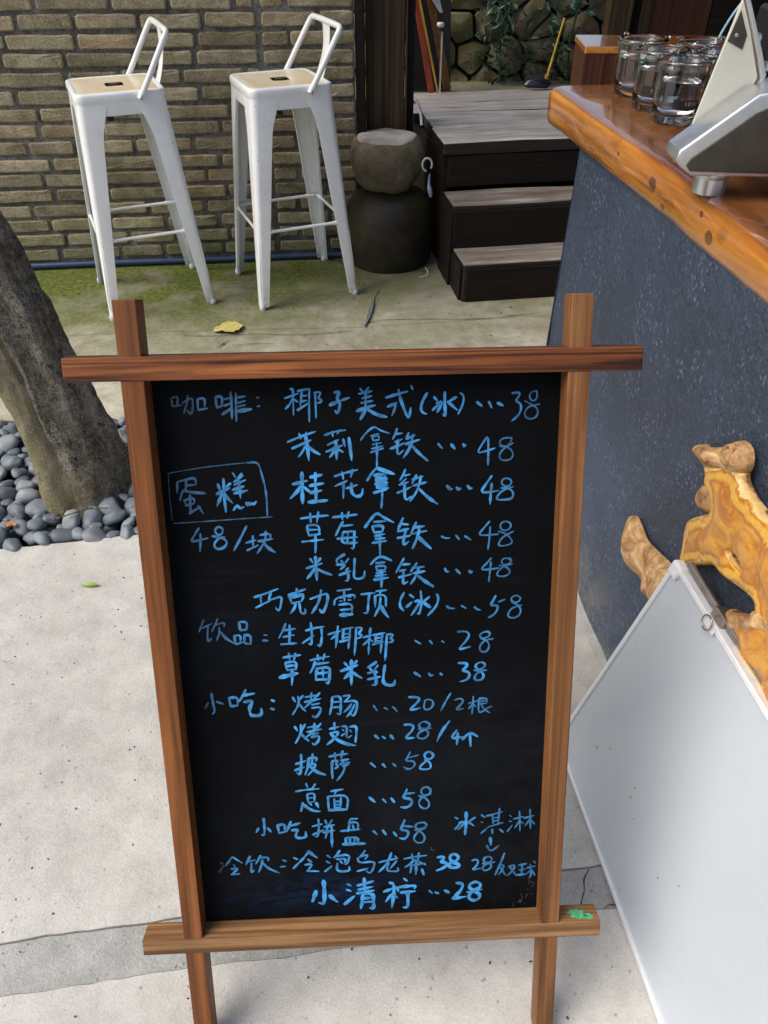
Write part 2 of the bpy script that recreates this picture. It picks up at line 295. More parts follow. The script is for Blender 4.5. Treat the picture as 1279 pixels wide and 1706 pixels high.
# misc
M['hose'] = m_plain('blue_hose', (.020, .045, .11), .45)
M['cable'] = m_plain('grey_cable', (.13, .16, .21), .6)
M['yellowleaf'] = m_plain('yellow_leaf', (.50, .42, .14), .6, 0, 80, .3)
M['greenleaf'] = m_plain('green_leaf', (.22, .33, .02), .5, 0, 80, .3)
M['fern'] = m_plain('fern_leaf', (.035, .085, .05), .45, 0, 50, .5)
M['fern2'] = m_plain('blue_green_leaf', (.07, .17, .14), .4, 0, 50, .5)
M['brownleaf'] = m_plain('brown_leaf', (.30, .15, .06), .7, 0, 80, .4)
M['alu'] = m_plain('aluminium', (.66, .68, .70), .35, .2, 60, .05)
M['tube'] = m_plain('anodised_tube', (.36, .31, .27), .25, .9, 60, .1)
M['grey_cap'] = m_plain('grey_plastic', (.62, .64, .66), .4, 0, 60, .06)
m = NT('whiteboard'); v = m.obj((1, 1, 1), False); a = m.noise(v, 2.2, 4, .6); sm = m.noise(m.obj((3, 14, 3), False), 2.6, 5, .75)
c = m.mix(m.ramp(sm, [(.56, 0.), (.75, .35)]), (.42, .458, .50), (.34, .37, .40)); m.col(c); m.rough(m.math('ADD', m.math('MULTIPLY', a, .2), .16)); m.set(Coat_Weight=.3, Coat_Roughness=.2); M['wb'] = m.m
M['silver'] = m_plain('satin_silver', (.62, .63, .62), .32, .85, 80, .05)
M['cream'] = m_plain('cream_panel', (.60, .585, .50), .45, 0, 30, .04)
M['posdark'] = m_plain('dark_underside', (.05, .043, .032), .5, .2, 30, .2)
M['yellowstick'] = m_plain('yellow_stick', (.52, .34, .03), .5, 0, 30, .25)
M['greyring'] = m_plain('grey_ring', (.40, .40, .38), .5)
M['whitething'] = m_plain('white_plastic', (.72, .72, .70), .4)
M['bluecloth'] = m_plain('blue_cloth', (.20, .27, .36), .8, 0, 90, .4)
M['redpaint'] = m_plain('red_paint', (.30, .05, .025), .5, 0, 30, .3)
M['orangeboard'] = m_wood('orange_board', (.10, .04, .01), (.26, .12, .03), (.42, .22, .06), 1., .5, 2)
M['navy'] = m_plain('navy_plastic', (.008, .011, .022), .3, 0, 30, .2)
M['label'] = m_plain('black_print', (.01, .01, .012), .5)
M['gold'] = m_plain('pale_print', (.55, .5, .35), .5)
m = NT('glass'); m.col((.97, .99, .985)); m.rough(.0); m.set(Transmission_Weight=1., IOR=1.47); M['glass'] = m.m
m = NT('water'); m.col((.98, .99, 1.)); m.rough(.0); m.set(Transmission_Weight=1., IOR=1.33); M['water'] = m.m
m = NT('acrylic'); m.col((.92, .96, .98)); m.rough(.03); m.set(Transmission_Weight=1., IOR=1.1); M['acrylic'] = m.m
M['blueedge'] = m_plain('blue_trim', (.30, .48, .60), .3)
M['roofm'] = m_plain('shade_roof_underside', (.10, .065, .04), .8, 0, 10, .3)
M['copper'] = m_plain('amber_paper', (.55, .30, .06), .6, 0, 40, .3)

# ------------------------------------------------------------ helpers
WM = {}
def link(o): C.objects.link(o); return o
def tag(o, label=None, cat=None, group=None, kind=None):
    if label: o['label'] = label
    if cat: o['category'] = cat
    if group: o['group'] = group
    if kind: o['kind'] = kind
    return o
def thing(name, label, cat, loc=(0,0,0), rotz=0., group=None):
    o = bpy.data.objects.new(name, None); link(o); o.empty_display_size = .05
    Mx = Matrix.Translation(loc) @ Matrix.Rotation(rotz, 4, 'Z'); o.matrix_world = Mx; WM[o.name] = Mx
    return tag(o, label, cat, group)
def put(name, me, mat, parent=None, W=None, smooth=None):
    """place a mesh whose world matrix is W (local matrix worked out from the parent)"""
    o = bpy.data.objects.new(name, me); link(o)
    if mat is not None and not me.materials: me.materials.append(M[mat] if isinstance(mat, str) else mat)
    W = W if W is not None else (WM[parent.name] if parent else Matrix())
    if parent:
        o.parent = parent; o.matrix_local = WM[parent.name].inverted() @ W
    else: o.matrix_world = W
    WM[o.name] = W
    if smooth is not None:
        for p in me.polygons: p.use_smooth = True
        if smooth < 180:
            try: me.set_sharp_from_angle(angle=R(smooth))
            except Exception: pass
    return o
def from_bm(bm, name='m'):
    me = bpy.data.meshes.new(name); bm.normal_update(); bm.to_mesh(me); bm.free(); return me
def box(dx, dy, dz, bev=.0, seg=2, org=(0,0,0), jit=0., cuts=0, seed=0):
    """box of full size dx,dy,dz centred on org, bevelled"""
    bm = bmesh.new(); bmesh.ops.create_cube(bm, size=1)
    for v in bm.verts: v.co = Vector((v.co.x*dx+org[0], v.co.y*dy+org[1], v.co.z*dz+org[2]))
    if bev: bmesh.ops.bevel(bm, geom=bm.edges[:], offset=bev, segments=seg, profile=.6, affect='EDGES')
    if cuts:
        es = [e for e in bm.edges if e.calc_length() > max(dx, dy, dz)*.5]
        bmesh.ops.subdivide_edges(bm, edges=es, cuts=cuts, use_grid_fill=True)
    if jit:
        for v in bm.verts:
            n_ = noise.noise_vector(v.co*9 + Vector((seed*3.1, seed*1.7, 0))); v.co += n_*jit
    return from_bm(bm)
def lathe(prof, seg=32, close_top=True, close_bot=True, jit=0., seed=0):
    bm = bmesh.new(); rings = []
    for r_, z in prof:
        if r_ < 1e-6: rings.append([bm.verts.new((0, 0, z))])
        else: rings.append([bm.verts.new((r_*math.cos(2*PI*i/seg), r_*math.sin(2*PI*i/seg), z)) for i in range(seg)])
    for a, b in zip(rings[:-1], rings[1:]):
        for i in range(seg):
            j = (i+1) % seg
            if len(a) == 1 and len(b) == 1: continue
            if len(a) == 1: bm.faces.new((a[0], b[i], b[j])[::-1] if False else (a[0], b[j], b[i]))
            elif len(b) == 1: bm.faces.new((a[i], a[j], b[0]))
            else: bm.faces.new((a[i], a[j], b[j], b[i]))
    if jit:
        for v in bm.verts: v.co += noise.noise_vector(v.co*12+Vector((seed, 0, seed)))*jit
    bmesh.ops.recalc_face_normals(bm, faces=bm.faces[:])
    return from_bm(bm)
def tube_mesh(pts, rad, seg=12, cap=True):
    bm = bmesh.new(); pts = [Vector(p) for p in pts]; n = len(pts); rings = []
    rr = rad if hasattr(rad, '__len__') else [rad]*n
    up = None
    for i, p in enumerate(pts):
        t = (pts[min(i+1, n-1)]-pts[max(i-1, 0)]).normalized()
        if up is None: up = t.orthogonal().normalized()
        up = (up - t*up.dot(t)).normalized(); s_ = t.cross(up)
        rings.append([bm.verts.new(p + (up*math.cos(2*PI*k/seg)+s_*math.sin(2*PI*k/seg))*rr[i]) for k in range(seg)])
    for a, b in zip(rings[:-1], rings[1:]):
        for k in range(seg):
            j = (k+1) % seg; bm.faces.new((a[k], a[j], b[j], b[k]))
    if cap: bm.faces.new(rings[0][::-1]); bm.faces.new(rings[-1])
    return from_bm(bm)
def smooth_path(pts, it=2):
    pts = [Vector(p) for p in pts]
    for _ in range(it):
        q = [pts[0]]
        for a, b in zip(pts[:-1], pts[1:]): q += [a*.75+b*.25, a*.25+b*.75]
        q.append(pts[-1]); pts = q
    return pts
def prism(poly, z0, z1, bev=0., seg=2):
    """closed 2-D outline extruded along z"""
    bm = bmesh.new(); vs = [bm.verts.new((x, y, z0)) for x, y in poly]; f = bm.faces.new(vs)
    r_ = bmesh.ops.extrude_face_region(bm, geom=[f]); 
    for v in [g_ for g_ in r_['geom'] if isinstance(g_, bmesh.types.BMVert)]: v.co.z = z1
    bmesh.ops.recalc_face_normals(bm, faces=bm.faces[:])
    if bev: bmesh.ops.bevel(bm, geom=[e for e in bm.edges if abs(e.verts[0].co.z-e.verts[1].co.z) < 1e-7], offset=bev, segments=seg, profile=.5, affect='EDGES')
    return from_bm(bm)
def frame_mat(o, x, y, z):
    return Matrix(((x[0], y[0], z[0], o[0]), (x[1], y[1], z[1], o[1]), (x[2], y[2], z[2], o[2]), (0, 0, 0, 1)))
rnd = random.Random(7)

# ============================================================ SETTING
def sheet(name, poly, z, mat, thick=.02, edge_jit=0., sub=0):
    bm = bmesh.new(); vs = []
    n = len(poly)
    for i in range(n):
        a, b = Vector((*poly[i], 0)), Vector((*poly[(i+1) % n], 0)); L = (b-a).length
        k = max(1, int(L/.022)) if edge_jit and max(abs(a.x), abs(b.x)) < 3.5 and max(abs(a.y), abs(b.y)) < 4 else 1
        for j in range(k):
            p = a.lerp(b, j/k)
            if edge_jit:
                q = Vector((p.x*7, p.y*7, 1.3+z)); d = noise.noise(q*1.3)*edge_jit + noise.noise(q*6)*edge_jit*.7
                p.y += d; p.x += noise.noise(q*2+Vector((9, 0, 0)))*edge_jit*.6
            vs.append(bm.verts.new((p.x, p.y, z)))
    f = bm.faces.new(vs)
    if f.normal.z < 0 or f.calc_area() and (f.normal_update() or f.normal.z < 0): f.normal_flip()
    r_ = bmesh.ops.extrude_face_region(bm, geom=[f])
    for v in [g_ for g_ in r_['geom'] if isinstance(g_, bmesh.types.BMVert)]: v.co.z -= thick
    bmesh.ops.recalc_face_normals(bm, faces=bm.faces[:])
    o = put(name, from_bm(bm), mat); tag(o, kind='structure'); return o
# joint lines of the paving (left -> right)
LA = [(-3.2, .10), (-.95, .455), (-.614, .500), (-.334, .541), (.309, .619), (.6, .655)]
LB = [(-3.2, .02), (-.95, .378), (-.586, .427), (-.318, .462), (.05, .508), (.356, .554), (.6, .58)]
LF = [(-3.2, 2.42), (-.926, 2.630), (-.5, 2.655), (-.09, 2.673), (.642, 2.776), (.9, 2.80)]
BX0, BX1, BY0, BY1 = -1.75, -.56, 1.46, 2.03
BP = [(-1.75, 1.31), (-.972, 1.432), (-.56, 1.50)]       # front rim of the pebble bed
g = .0009
sheet('ground', [(-60, -60), (60, -60), (60, 60), (-60, 60)], -.075, 'soil', .05)
sheet('pavement', [(-40, -40), (40, -40), (40, .2), (.9, .6)] + [(x, y-g) for x, y in LB[::-1]] + [(-40, .0)], 0., 'pave', .06, .004)
sheet('pavement_joint_strip', [(x, y+g) for x, y in LB] + [(x, y-g) for x, y in LA[::-1]], -.003, 'strip', .05, .004)
sheet('pavement', [(x, y+g) for x, y in LA] + [(.9, .7), (.9, 2.1)] + [(BX1, 2.1), (BX1, BP[2][1])] + [BP[1], BP[0]] + [(-3.2, 1.25)], 0.001, 'pave', .06, .004)
sheet('pavement', [(BX0, 2.03), (BX1-.002, 2.03), (BX1-.002, 2.102), (.9, 2.102)] + [(x, y-g*.5) for x, y in LF[::-1]] + [(-3.2, 2.03)], -.001, 'pave_far', .06, .004)
sheet('pavement', [(x, y+g*.5) for x, y in LF] + [(40, 2.8), (40, 40), (-40, 40), (-40, 2.3)], 0., 'pave_far', .06, .004)
sheet('pavement', [(-40, .04), (-3.205, .1), (-3.205, 2.4), (-40, 2.25)], 0.0005, 'pave', .06)
sheet('pavement', [(.905, .25), (40, .25), (40, 2.75), (.905, 2.78)], 0.0005, 'pave', .06)
sheet('pavement', [(-3.2, 1.26), (BX0-.002, 1.30), (BX0-.002, 2.028), (-3.2, 2.028)], 0.0002, 'pave', .06, .003)
# hairline cracks: narrow, ragged strips of dirt in the paving
def crack(pts, w, seed):
    bm = bmesh.new(); P = smooth_path([(x, y, 0) for x, y in pts], 3); last = None
    for i, p in enumerate(P):
        t = (P[min(i+1, len(P)-1)]-P[max(i-1, 0)]).normalized(); nn = Vector((-t.y, t.x, 0))
        k = noise.noise(Vector((p.x*60, p.y*60, seed))); off = nn*noise.noise(Vector((p.x*35, p.y*35, seed+5)))*.006
        ww = max(.0003, w*(.7+k)); a, b = bm.verts.new(p+nn*ww+off+Vector((0, 0, .0032))), bm.verts.new(p-nn*ww+off+Vector((0, 0, .0032)))
        if last: bm.faces.new((last[0], a, b, last[1]))
        last = (a, b)
    bmesh.ops.recalc_face_normals(bm, faces=bm.faces[:])
    if bm.faces[0].normal.z < 0: bmesh.ops.reverse_faces(bm, faces=bm.faces[:])
    tag(put('pavement_crack', from_bm(bm), 'crack'), kind='structure')
crack([(.35, .62), (.34, .60), (.333, .585), (.325, .56)], .0012, 1)
crack([(.36, .553), (.372, .562), (.385, .556), (.40, .565)], .0012, 2)
crack([(-.74, 2.60), (-.60, 2.595), (-.50, 2.62), (-.30, 2.60), (-.12, 2.64)], .0018, 3)
crack([(-.55, 2.52), (-.47, 2.54), (-.40, 2.535)], .0015, 4)
crack([(-.09, 2.68), (-.05, 2.72), (.10, 2.74), (.35, 2.73), (.60, 2.79)], .002, 5)
crack([(-.02, 3.0), (-.055, 2.85), (-.07, 2.66)], .002, 6)
crack([(-.60, 2.50), (-.585, 2.54), (-.57, 2.56)], .0035, 8)
crack([(-.30, .44), (-.28, .40), (-.285, .34), (-.27, .28)], .0006, 7)

# ---- brick wall
wd = Vector((.9945, .1045, 0)); wn_ = Vector((-.1045, .9945, 0)); WO = Vector((-1.512, 3.236, 0))
WWALL = frame_mat(WO, wd, wn_, Vector((0, 0, 1)))
wall = thing('brick_wall', 'pale yellow brick wall with dark rough mortar behind the two white stools', 'wall', WO, math.atan2(wd.y, wd.x))
put('mortar', box(3.9, .12, 2.3, org=(-.543, .0665, 1.15)), 'mortar', wall, WWALL)
def brick_mesh(L, H, seed):
    r_ = random.Random(seed); bm = bmesh.new(); d = .022
    n = 4; pts = []
    hx, hz = L/2, H/2; c = .007
    for i in range(n+1): pts.append((-hx+c+(L-2*c)*i/n, -hz))
    pts.append((hx, -hz+c)); pts.append((hx, hz-c))
    for i in range(n+1): pts.append((hx-c-(L-2*c)*i/n, hz))
    pts.append((-hx, hz-c)); pts.append((-hx, -hz+c))
    J = [(x+r_.uniform(-.0022, .0022), z+r_.uniform(-.0020, .0020)) for x, z in pts]
    back = [bm.verts.new((x, d, z)) for x, z in J]
    mid = [bm.verts.new((x, .0035, z)) for x, z in J]
    fr = [bm.verts.new((x*(1-.006/hx)*1., r_.uniform(-.0018, .0012), z*(1-.0045/hz))) for x, z in J]
    m_ = len(J)
    for i in range(m_):
        j = (i+1) % m_; bm.faces.new((back[i], back[j], mid[j], mid[i])); bm.faces.new((mid[i], mid[j], fr[j], fr[i]))
    cv = bm.verts.new((0, -.0012, 0))
    for i in range(m_): bm.faces.new((fr[i], fr[(i+1) % m_], cv))
    bmesh.ops.recalc_face_normals(bm, faces=bm.faces[:])
    me = from_bm(bm, 'brick'); me.materials.append(M['brick'])
    return me
BM_L = {}
def bmesh_for(L):
    k = round(L/.012); s_ = rnd.randrange(3)
    if (k, s_) not in BM_L: BM_L[(k, s_)] = brick_mesh(k*.012, .046, k*10+s_)
    return BM_L[(k, s_)]
def course(x0, x1, z, lens):
    x = x0; i = 0
    while x < x1-.03:
        L = lens[i % len(lens)]+rnd.choice((-.012, 0, 0, .012)); i += 1
        if x+L > x1: L = x1-x
        if x1-(x+L+.014) < .04: L = x1-x
        if L < .035: break
        me = bmesh_for(L)
        o = bpy.data.objects.new('brick', me); link(o); o.parent = wall
        o.location = (x+L/2, rnd.uniform(-.003, .003), z+.023+rnd.uniform(-.0025, .0025)); o.rotation_euler = (rnd.uniform(-.02, .02), rnd.uniform(-.009, .009)+.004, 0)
        x += L+rnd.choice((.013, .015, .018))
BX = [.228, .204, .228, .216, .24, .18, .228]
for r_ in range(22):
    z = .034+.0604*r_
    off = (.13 if r_ % 2 else 0.) + rnd.uniform(-.03, .03)
    lens = BX[r_ % 5:]+BX[:r_ % 5]
    if r_ % 4 == 1: lens = [.108]+lens
    course(-.78+off, 1.040, z, lens)
    course(1.062, 1.405, z, ([.096, .225, .02] if r_ % 2 else [.216, .11]))
# hose at the foot of the wall
hp = smooth_path([WO+wd*a+wn_*(-.018+b)+Vector((0, 0, .016+c)) for a, b, c in ((-1.6, 0, 0), (-.4, -.004, 0), (.3, 0, .003), (.8, -.006, 0), (1.15, .002, 0), (1.42, -.01, 0))], 3)
tag(put('blue_hose', tube_mesh(hp, .0125, 12), 'hose', smooth=180), 'dark blue hose lying along the foot of the brick wall', 'hose')
# short grey-blue cable coming out of the paving
cp = smooth_path([(-.040, 2.93, -.002), (-.043, 2.85, .008), (-.052, 2.76, .007), (-.072, 2.675, .004)], 3)
tag(put('cable', tube_mesh(cp, .0045, 8), 'cable', smooth=180), 'short bent grey-blue cable on the paving right of the stools', 'cable')

# ---- timber post and jamb
jb = thing('door_jamb', 'thin near-black upright jamb at the end of the brick wall', 'door jamb', (-.093, 3.44, 0))
put('jamb', box(.036, .10, 2.6, .004, org=(0, 0, 1.3)), 'step_side', jb)
ps = thing('timber_post', 'thick dark brown timber post standing behind the stone drum', 'post', (.006, 3.56, 0))
put('post_shaft', box(.158, .15, 2.6, .010, 3, org=(0, 0, 1.3), jit=.003, cuts=3, seed=3), 'post', ps)
put('side_board', box(.034, .12, 2.6, .003, org=(.10, .03, 1.3)), 'step_side', ps)
put('edge_strip', box(.006, .02, 2.2, .002, org=(.0835, -.072, 1.25)), 'post', ps)

# ---- timber steps and deck
sdx = Vector((.9884, .1518, 0)); sdy = Vector((-.1518, .9884, 0)); SO_ = Vector((.3089, 2.8949, 0)); sa = math.atan2(.1518, .9884)
WS = frame_mat(SO_, sdx, sdy, Vector((0, 0, 1)))
st = thing('timber_steps', 'two dark timber steps with worn grey treads and painted sky sheen below the deck', 'steps', SO_, sa)
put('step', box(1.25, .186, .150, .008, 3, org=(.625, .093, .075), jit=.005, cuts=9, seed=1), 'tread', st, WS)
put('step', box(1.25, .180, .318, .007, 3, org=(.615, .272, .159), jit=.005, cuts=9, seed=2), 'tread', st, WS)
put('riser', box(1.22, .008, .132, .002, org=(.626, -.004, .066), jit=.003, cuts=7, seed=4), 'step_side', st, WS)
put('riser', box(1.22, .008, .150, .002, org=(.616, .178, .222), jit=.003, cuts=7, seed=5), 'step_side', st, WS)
put('side_cheek', box(.008, .16, .135, .002, org=(-.006, .095, .068)), 'step_side', st, WS)
put('side_cheek', box(.010, .20, .300, .002, org=(-.016, .268, .150)), 'step_side', st, WS)
dk = thing('timber_deck', 'raised deck of wide weathered grey planks with painted sky sheen above the steps', 'deck', SO_ + sdy*.4, sa)
pl = [(.364, .600, -.018), (.606, .868, -.008), (.874, 1.058, -.046), (1.064, 1.280, .010)]
for i, (y0, y1, x0) in enumerate(pl):
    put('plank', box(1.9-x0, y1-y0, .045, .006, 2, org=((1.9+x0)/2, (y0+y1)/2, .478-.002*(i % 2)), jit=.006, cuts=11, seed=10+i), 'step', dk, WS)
put('edge_beam', box(1.88, .03, .12, .005, 2, org=(.945, .382, .392), jit=.003, cuts=9, seed=31), 'step_side', dk, WS)
put('skirt_board', box(.03, .88, .44, .005, 2, org=(.004, .83, .222), jit=.003, cuts=3, seed=32), 'step_side', dk, WS)
put('skirt_board', box(1.86, .03, .30, .004, 2, org=(.95, .43, .155)), 'step_side', dk, WS)

# ---- stone wall in the courtyard behind the deck
terr = sheet('courtyard_ground', [(-.5, 4.19), (9, 5.3), (9, 12), (-.5, 12)], .46, 'pave_far', .40)
sw = thing('stone_wall', 'rough wall of irregular mossy field stones behind the deck', 'wall', (.0, 4.72, .40))
put('wall_core', box(2.6, .5, .70, org=(.9, .30, .33)), 'soil', sw)
def clip(poly, px, py, nx, ny):
    out = []
    for i in range(len(poly)):
        a, b = poly[i], poly[(i+1) % len(poly)]
        da = (a[0]-px)*nx+(a[1]-py)*ny; db = (b[0]-px)*nx+(b[1]-py)*ny
        if da <= 0: out.append(a)
        if da*db < 0: t = da/(da-db); out.append((a[0]+(b[0]-a[0])*t, a[1]+(b[1]-a[1])*t))
    return out
rs = random.Random(11); seeds = []
for j in range(5):
    for i in range(13): seeds.append((-.1+i*.165+(j % 2)*.07+rs.uniform(-.06, .06), .03+j*.145+rs.uniform(-.055, .055)))
def stone_mesh(poly, seed):
    r_ = random.Random(seed); cx = sum(p[0] for p in poly)/len(poly); cy = sum(p[1] for p in poly)/len(poly)
    P = []
    for i in range(len(poly)):
        a, b = poly[i], poly[(i+1) % len(poly)]
        for t in (.10, .5, .90): P.append((a[0]+(b[0]-a[0])*t, a[1]+(b[1]-a[1])*t))
    P = [(cx+(x-cx)*.95, cy+(y-cy)*.94) for x, y in P]
    bm = bmesh.new(); rings = []
    tilt = (r_.uniform(-.25, .25), r_.uniform(-.25, .25)); pro = r_.uniform(.01, .05)
    for s_, dep in ((1., .06), (.985, -.012), (.93, -.034), (.55, -.046)):
        ring = []
        for x, y in P:
            X, Y = cx+(x-cx)*s_, cy+(y-cy)*s_
            dd = dep-(0 if dep > 0 else pro)+(tilt[0]*(X-cx)+tilt[1]*(Y-cy) if dep < 0 else 0)
            dd += noise.noise(Vector((X*14, Y*14, seed)))*.022
            ring.append(bm.verts.new((X-cx, dd, Y-cy)))
        rings.append(ring)
    m_ = len(P)
    for a, b in zip(rings[:-1], rings[1:]):
        for i in range(m_): j = (i+1) % m_; bm.faces.new((a[i], a[j], b[j], b[i]))
    c_ = bm.verts.new((0, -.055-pro, 0))
    for i in range(m_): bm.faces.new((rings[-1][i], rings[-1][(i+1) % m_], c_))
    bmesh.ops.recalc_face_normals(bm, faces=bm.faces[:])
    return from_bm(bm, 'stone'), cx, cy
for k, (sx_, sy_) in enumerate(seeds):
    poly = [(sx_-.16, sy_-.15), (sx_+.16, sy_-.15), (sx_+.16, sy_+.15), (sx_-.16, sy_+.15)]
    for q, (tx, ty) in enumerate(seeds):
        if q != k and abs(tx-sx_) < .4 and abs(ty-sy_) < .4: poly = clip(poly, (tx+sx_)/2, (ty+sy_)/2, tx-sx_, ty-sy_)
        if len(poly) < 3: break
    if len(poly) < 3: continue
    me, cx, cy = stone_mesh(poly, k)
    o = put('stone', me, 'stone', sw, Matrix.Translation((cx, 4.72+rs.uniform(-.012, .012), .40+cy)), smooth=28)
# fern clump hanging over the stones
def leaves(n, cx, cy, cz, sx_, sy_, sz_, size, seed, slim=.22):
    r_ = random.Random(seed); bm = bmesh.new()
    for _ in range(n):
        p = Vector((cx+r_.gauss(0, sx_), cy+r_.gauss(0, sy_), cz+r_.gauss(0, sz_)))
        d = Vector((r_.uniform(-1, 1), r_.uniform(-1, .3), r_.uniform(-1, .5))).normalized(); s_ = d.orthogonal().normalized(); s_.rotate(Matrix.Rotation(r_.uniform(0, 6), 3, d))
        L = size*r_.uniform(.6, 1.5); w = L*slim; up = d.cross(s_)*L*.12
        a = bm.verts.new(p); b = bm.verts.new(p+d*L*.45+s_*w+up); c_ = bm.verts.new(p+d*L-up); e = bm.verts.new(p+d*L*.45-s_*w+up)
        bm.faces.new((a, b, c_)); bm.faces.new((a, c_, e))
    return from_bm(bm)
fp_ = thing('fern_plant', 'dark green ferny plant hanging over the middle of the stone wall', 'plant', (.62, 4.6, .46))
put('foliage', leaves(200, .60, 4.58, .70, .055, .03, .14, .045, 1, .14), 'fern', fp_, Matrix())
put('foliage', leaves(90, .58, 4.57, .84, .045, .03, .12, .05, 2, .12), 'fern2', fp_, Matrix())
put('stem', tube_mesh([(.62, 4.62, .46), (.60, 4.60, .65), (.63, 4.58, .9)], .006, 6), 'fern', fp_, Matrix())
fp2 = thing('fern_plant', 'blue-green leafy plant at the top right of the stone wall', 'plant', (.98, 4.6, .46))
put('foliage', leaves(110, .95, 4.58, .88, .08, .03, .07, .045, 3, .2), 'fern2', fp2, Matrix())
put('foliage', leaves(170, .86, 4.58, .60, .12, .03, .08, .045, 4, .12), 'fern', fp2, Matrix())
put('stem', tube_mesh([(.98, 4.62, .46), (.96, 4.60, .65), (.99, 4.58, .9)], .006, 6), 'fern', fp2, Matrix())

# ---- cafe interior beyond the counter
cw = thing('cafe_wall', 'dark brown panelled cafe wall beyond the counter at upper right', 'wall', (1.1, 4.2, 0))
put('door_post', box(.10, .10, 2.6, .004, org=(1.085, 4.2, 1.3)), 'post', cw, Matrix())
put('door_post', box(.05, .06, 2.6, .004, org=(1.21, 4.22, 1.3)), 'post', cw, Matrix())
put('dark_panel', box(.10, .03, 2.6, .002, org=(1.15, 4.28, 1.3)), 'step_side', cw, Matrix())
for i in range(2): put('wall_panel', box(.28, .03, 2.6, .003, org=(1.38+i*.285, 4.25, 1.3)), 'brownpanel' if i == 0 else 'step_side', cw, Matrix())
put('wall_panel', box(2.2, .05, 2.6, .003, org=(2.92, 4.26, 1.3)), 'step_side', cw, Matrix())
put('side_panel', box(.08, 3.6, 2.6, .004, org=(2.4, 2.4, 1.3)), 'step_side', cw, Matrix())
rf = thing('cafe_shade_roof', 'unseen flat timber roof added to dim the cafe room behind the counter', 'roof', (1.6, 3.0, 2.6))  # out of view, added to dim the back and right side
put('shade_roof_deck', box(2.4, 3.2, .10, .01, org=(2.55, 2.9, 2.65)), 'roofm', rf, Matrix())
ev = thing('shade_eave', 'unseen narrow timber roof added to shade the upper brick wall by the post', 'roof', (.1, 3.5, 2.45))  # out of view, added to darken the bricks near the post
put('shade_eave_board', box(2.1, .95, .05, .005, org=(.25, 3.62, 2.50)), 'roofm', ev, Matrix())
for i in range(5): put('shade_rafter', box(.05, .95, .07, .004, org=(-.7+i*.475, 3.62, 2.438)), 'post', ev, Matrix())
cab = thing('wooden_cabinet', 'reddish brown wooden block standing beyond the far end of the counter', 'cabinet', (.68, 2.16, 0), R(-3))
put('carcass', box(.31, .17, .80, .004, org=(.045, 0, .40)), 'brownpanel', cab)
put('block', box(.40, .17, .188, .004, org=(0, 0, .895)), 'brownpanel', cab)
put('cabinet_top', box(.404, .174, .016, .004, 3, org=(0, 0, .997)), 'counter', cab)

# ---- counter
cn = thing('counter', 'dark blue plastered bar counter with a thick glossy orange-brown wooden top', 'counter', (.415, 1.772, 0), 0)
def counter_x(y): return .415+.1*(1.772-y)
poly = [(counter_x(1.772), 1.772), (1.02, 1.80), (1.12, -.6), (counter_x(-.6), -.6)]
bm = bmesh.new()
N1, N2 = 60, 20
grid = [[bm.verts.new((counter_x(1.772-2.372*i/N1)+.003*noise.noise(Vector((i*.3, j*.6, 0)))-(.010*max(0, 1-j/1.6))+.008*j/N2, 1.772-2.372*i/N1, .886*j/N2)) for j in range(N2+1)] for i in range(N1+1)]
for i in range(N1):
    for j in range(N2): bm.faces.new((grid[i][j], grid[i+1][j], grid[i+1][j+1], grid[i][j+1]))
e0 = [bm.verts.new((.50, 1.80, z)) for z in (0, .886)]; e1 = [bm.verts.new((1.05, 1.83, z)) for z in (0, .886)]; e2 = [bm.verts.new((1.2, -.6, z)) for z in (0, .886)]
bm.faces.new((grid[0][0], grid[0][N2], e0[1], e0[0])) ; bm.faces.new((e0[0], e0[1], e1[1], e1[0])); bm.faces.new((e1[0], e1[1], e2[1], e2[0]))
bmesh.ops.recalc_face_normals(bm, faces=bm.faces[:])
put('plaster_base', from_bm(bm), 'plaster', cn, Matrix(), smooth=40)
# concrete fillet along the counter foot
fb = []
for i in range(40):
    y = 1.80-2.3*i/39; fb.append((counter_x(y)-.012-.012*abs(noise.noise(Vector((i*.7, 2, 0))))-.006, y, 0.004))
bm = bmesh.new(); pv = None
for p in fb:
    a = bm.verts.new(p); b = bm.verts.new((p[0]+.02, p[1], .02)); 
    if pv: bm.faces.new((pv[0], a, b, pv[1]))
    pv = (a, b)
put('foot_fillet', from_bm(bm), 'strip', cn, Matrix(), smooth=180)
# live-edge slab
edge = []
def ex(y): return .374+(1.93-y)*.128 + .003*math.sin(y*5.1+1.0)+.0012*math.sin(y*15)+.003*noise.noise(Vector((y*9, 0, 0)))
ys = [1.90-2.5*i/70 for i in range(71)]
edge = [(1.10, 1.985), (.80, 1.975), (.60, 1.972), (.46, 1.968), (.400, 1.960), (.380, 1.945), (ex(1.92)-.001, 1.922)] + [(ex(y), y) for y in ys] + [(1.15, ys[-1])]
bm = bmesh.new(); prof = [(0.0, .9505), (-.0, .9505)]
lay = [(.022, .950), (.010, .9485), (.004, .944), (.0, .935), (-.001, .915), (.001, .893), (.006, .880), (.016, .872), (.03, .870)]
rings = []
n_e = len(edge)
for ins, z in lay:
    ring = []
    for i, (x, y) in enumerate(edge):
        a = Vector(edge[max(i-1, 0)]); b = Vector(edge[min(i+1, n_e-1)]); t = (b-a).normalized(); nn = Vector((-t.y, t.x))
        wob = .0025*noise.noise(Vector((x*20, y*20, z*60)))
        ring.append(bm.verts.new((x+nn.x*(ins+wob), y+nn.y*(ins+wob), z)))
    rings.append(ring)
for a, b in zip(rings[:-1], rings[1:]):
    for i in range(n_e-1): bm.faces.new((a[i], a[i+1], b[i+1], b[i]))
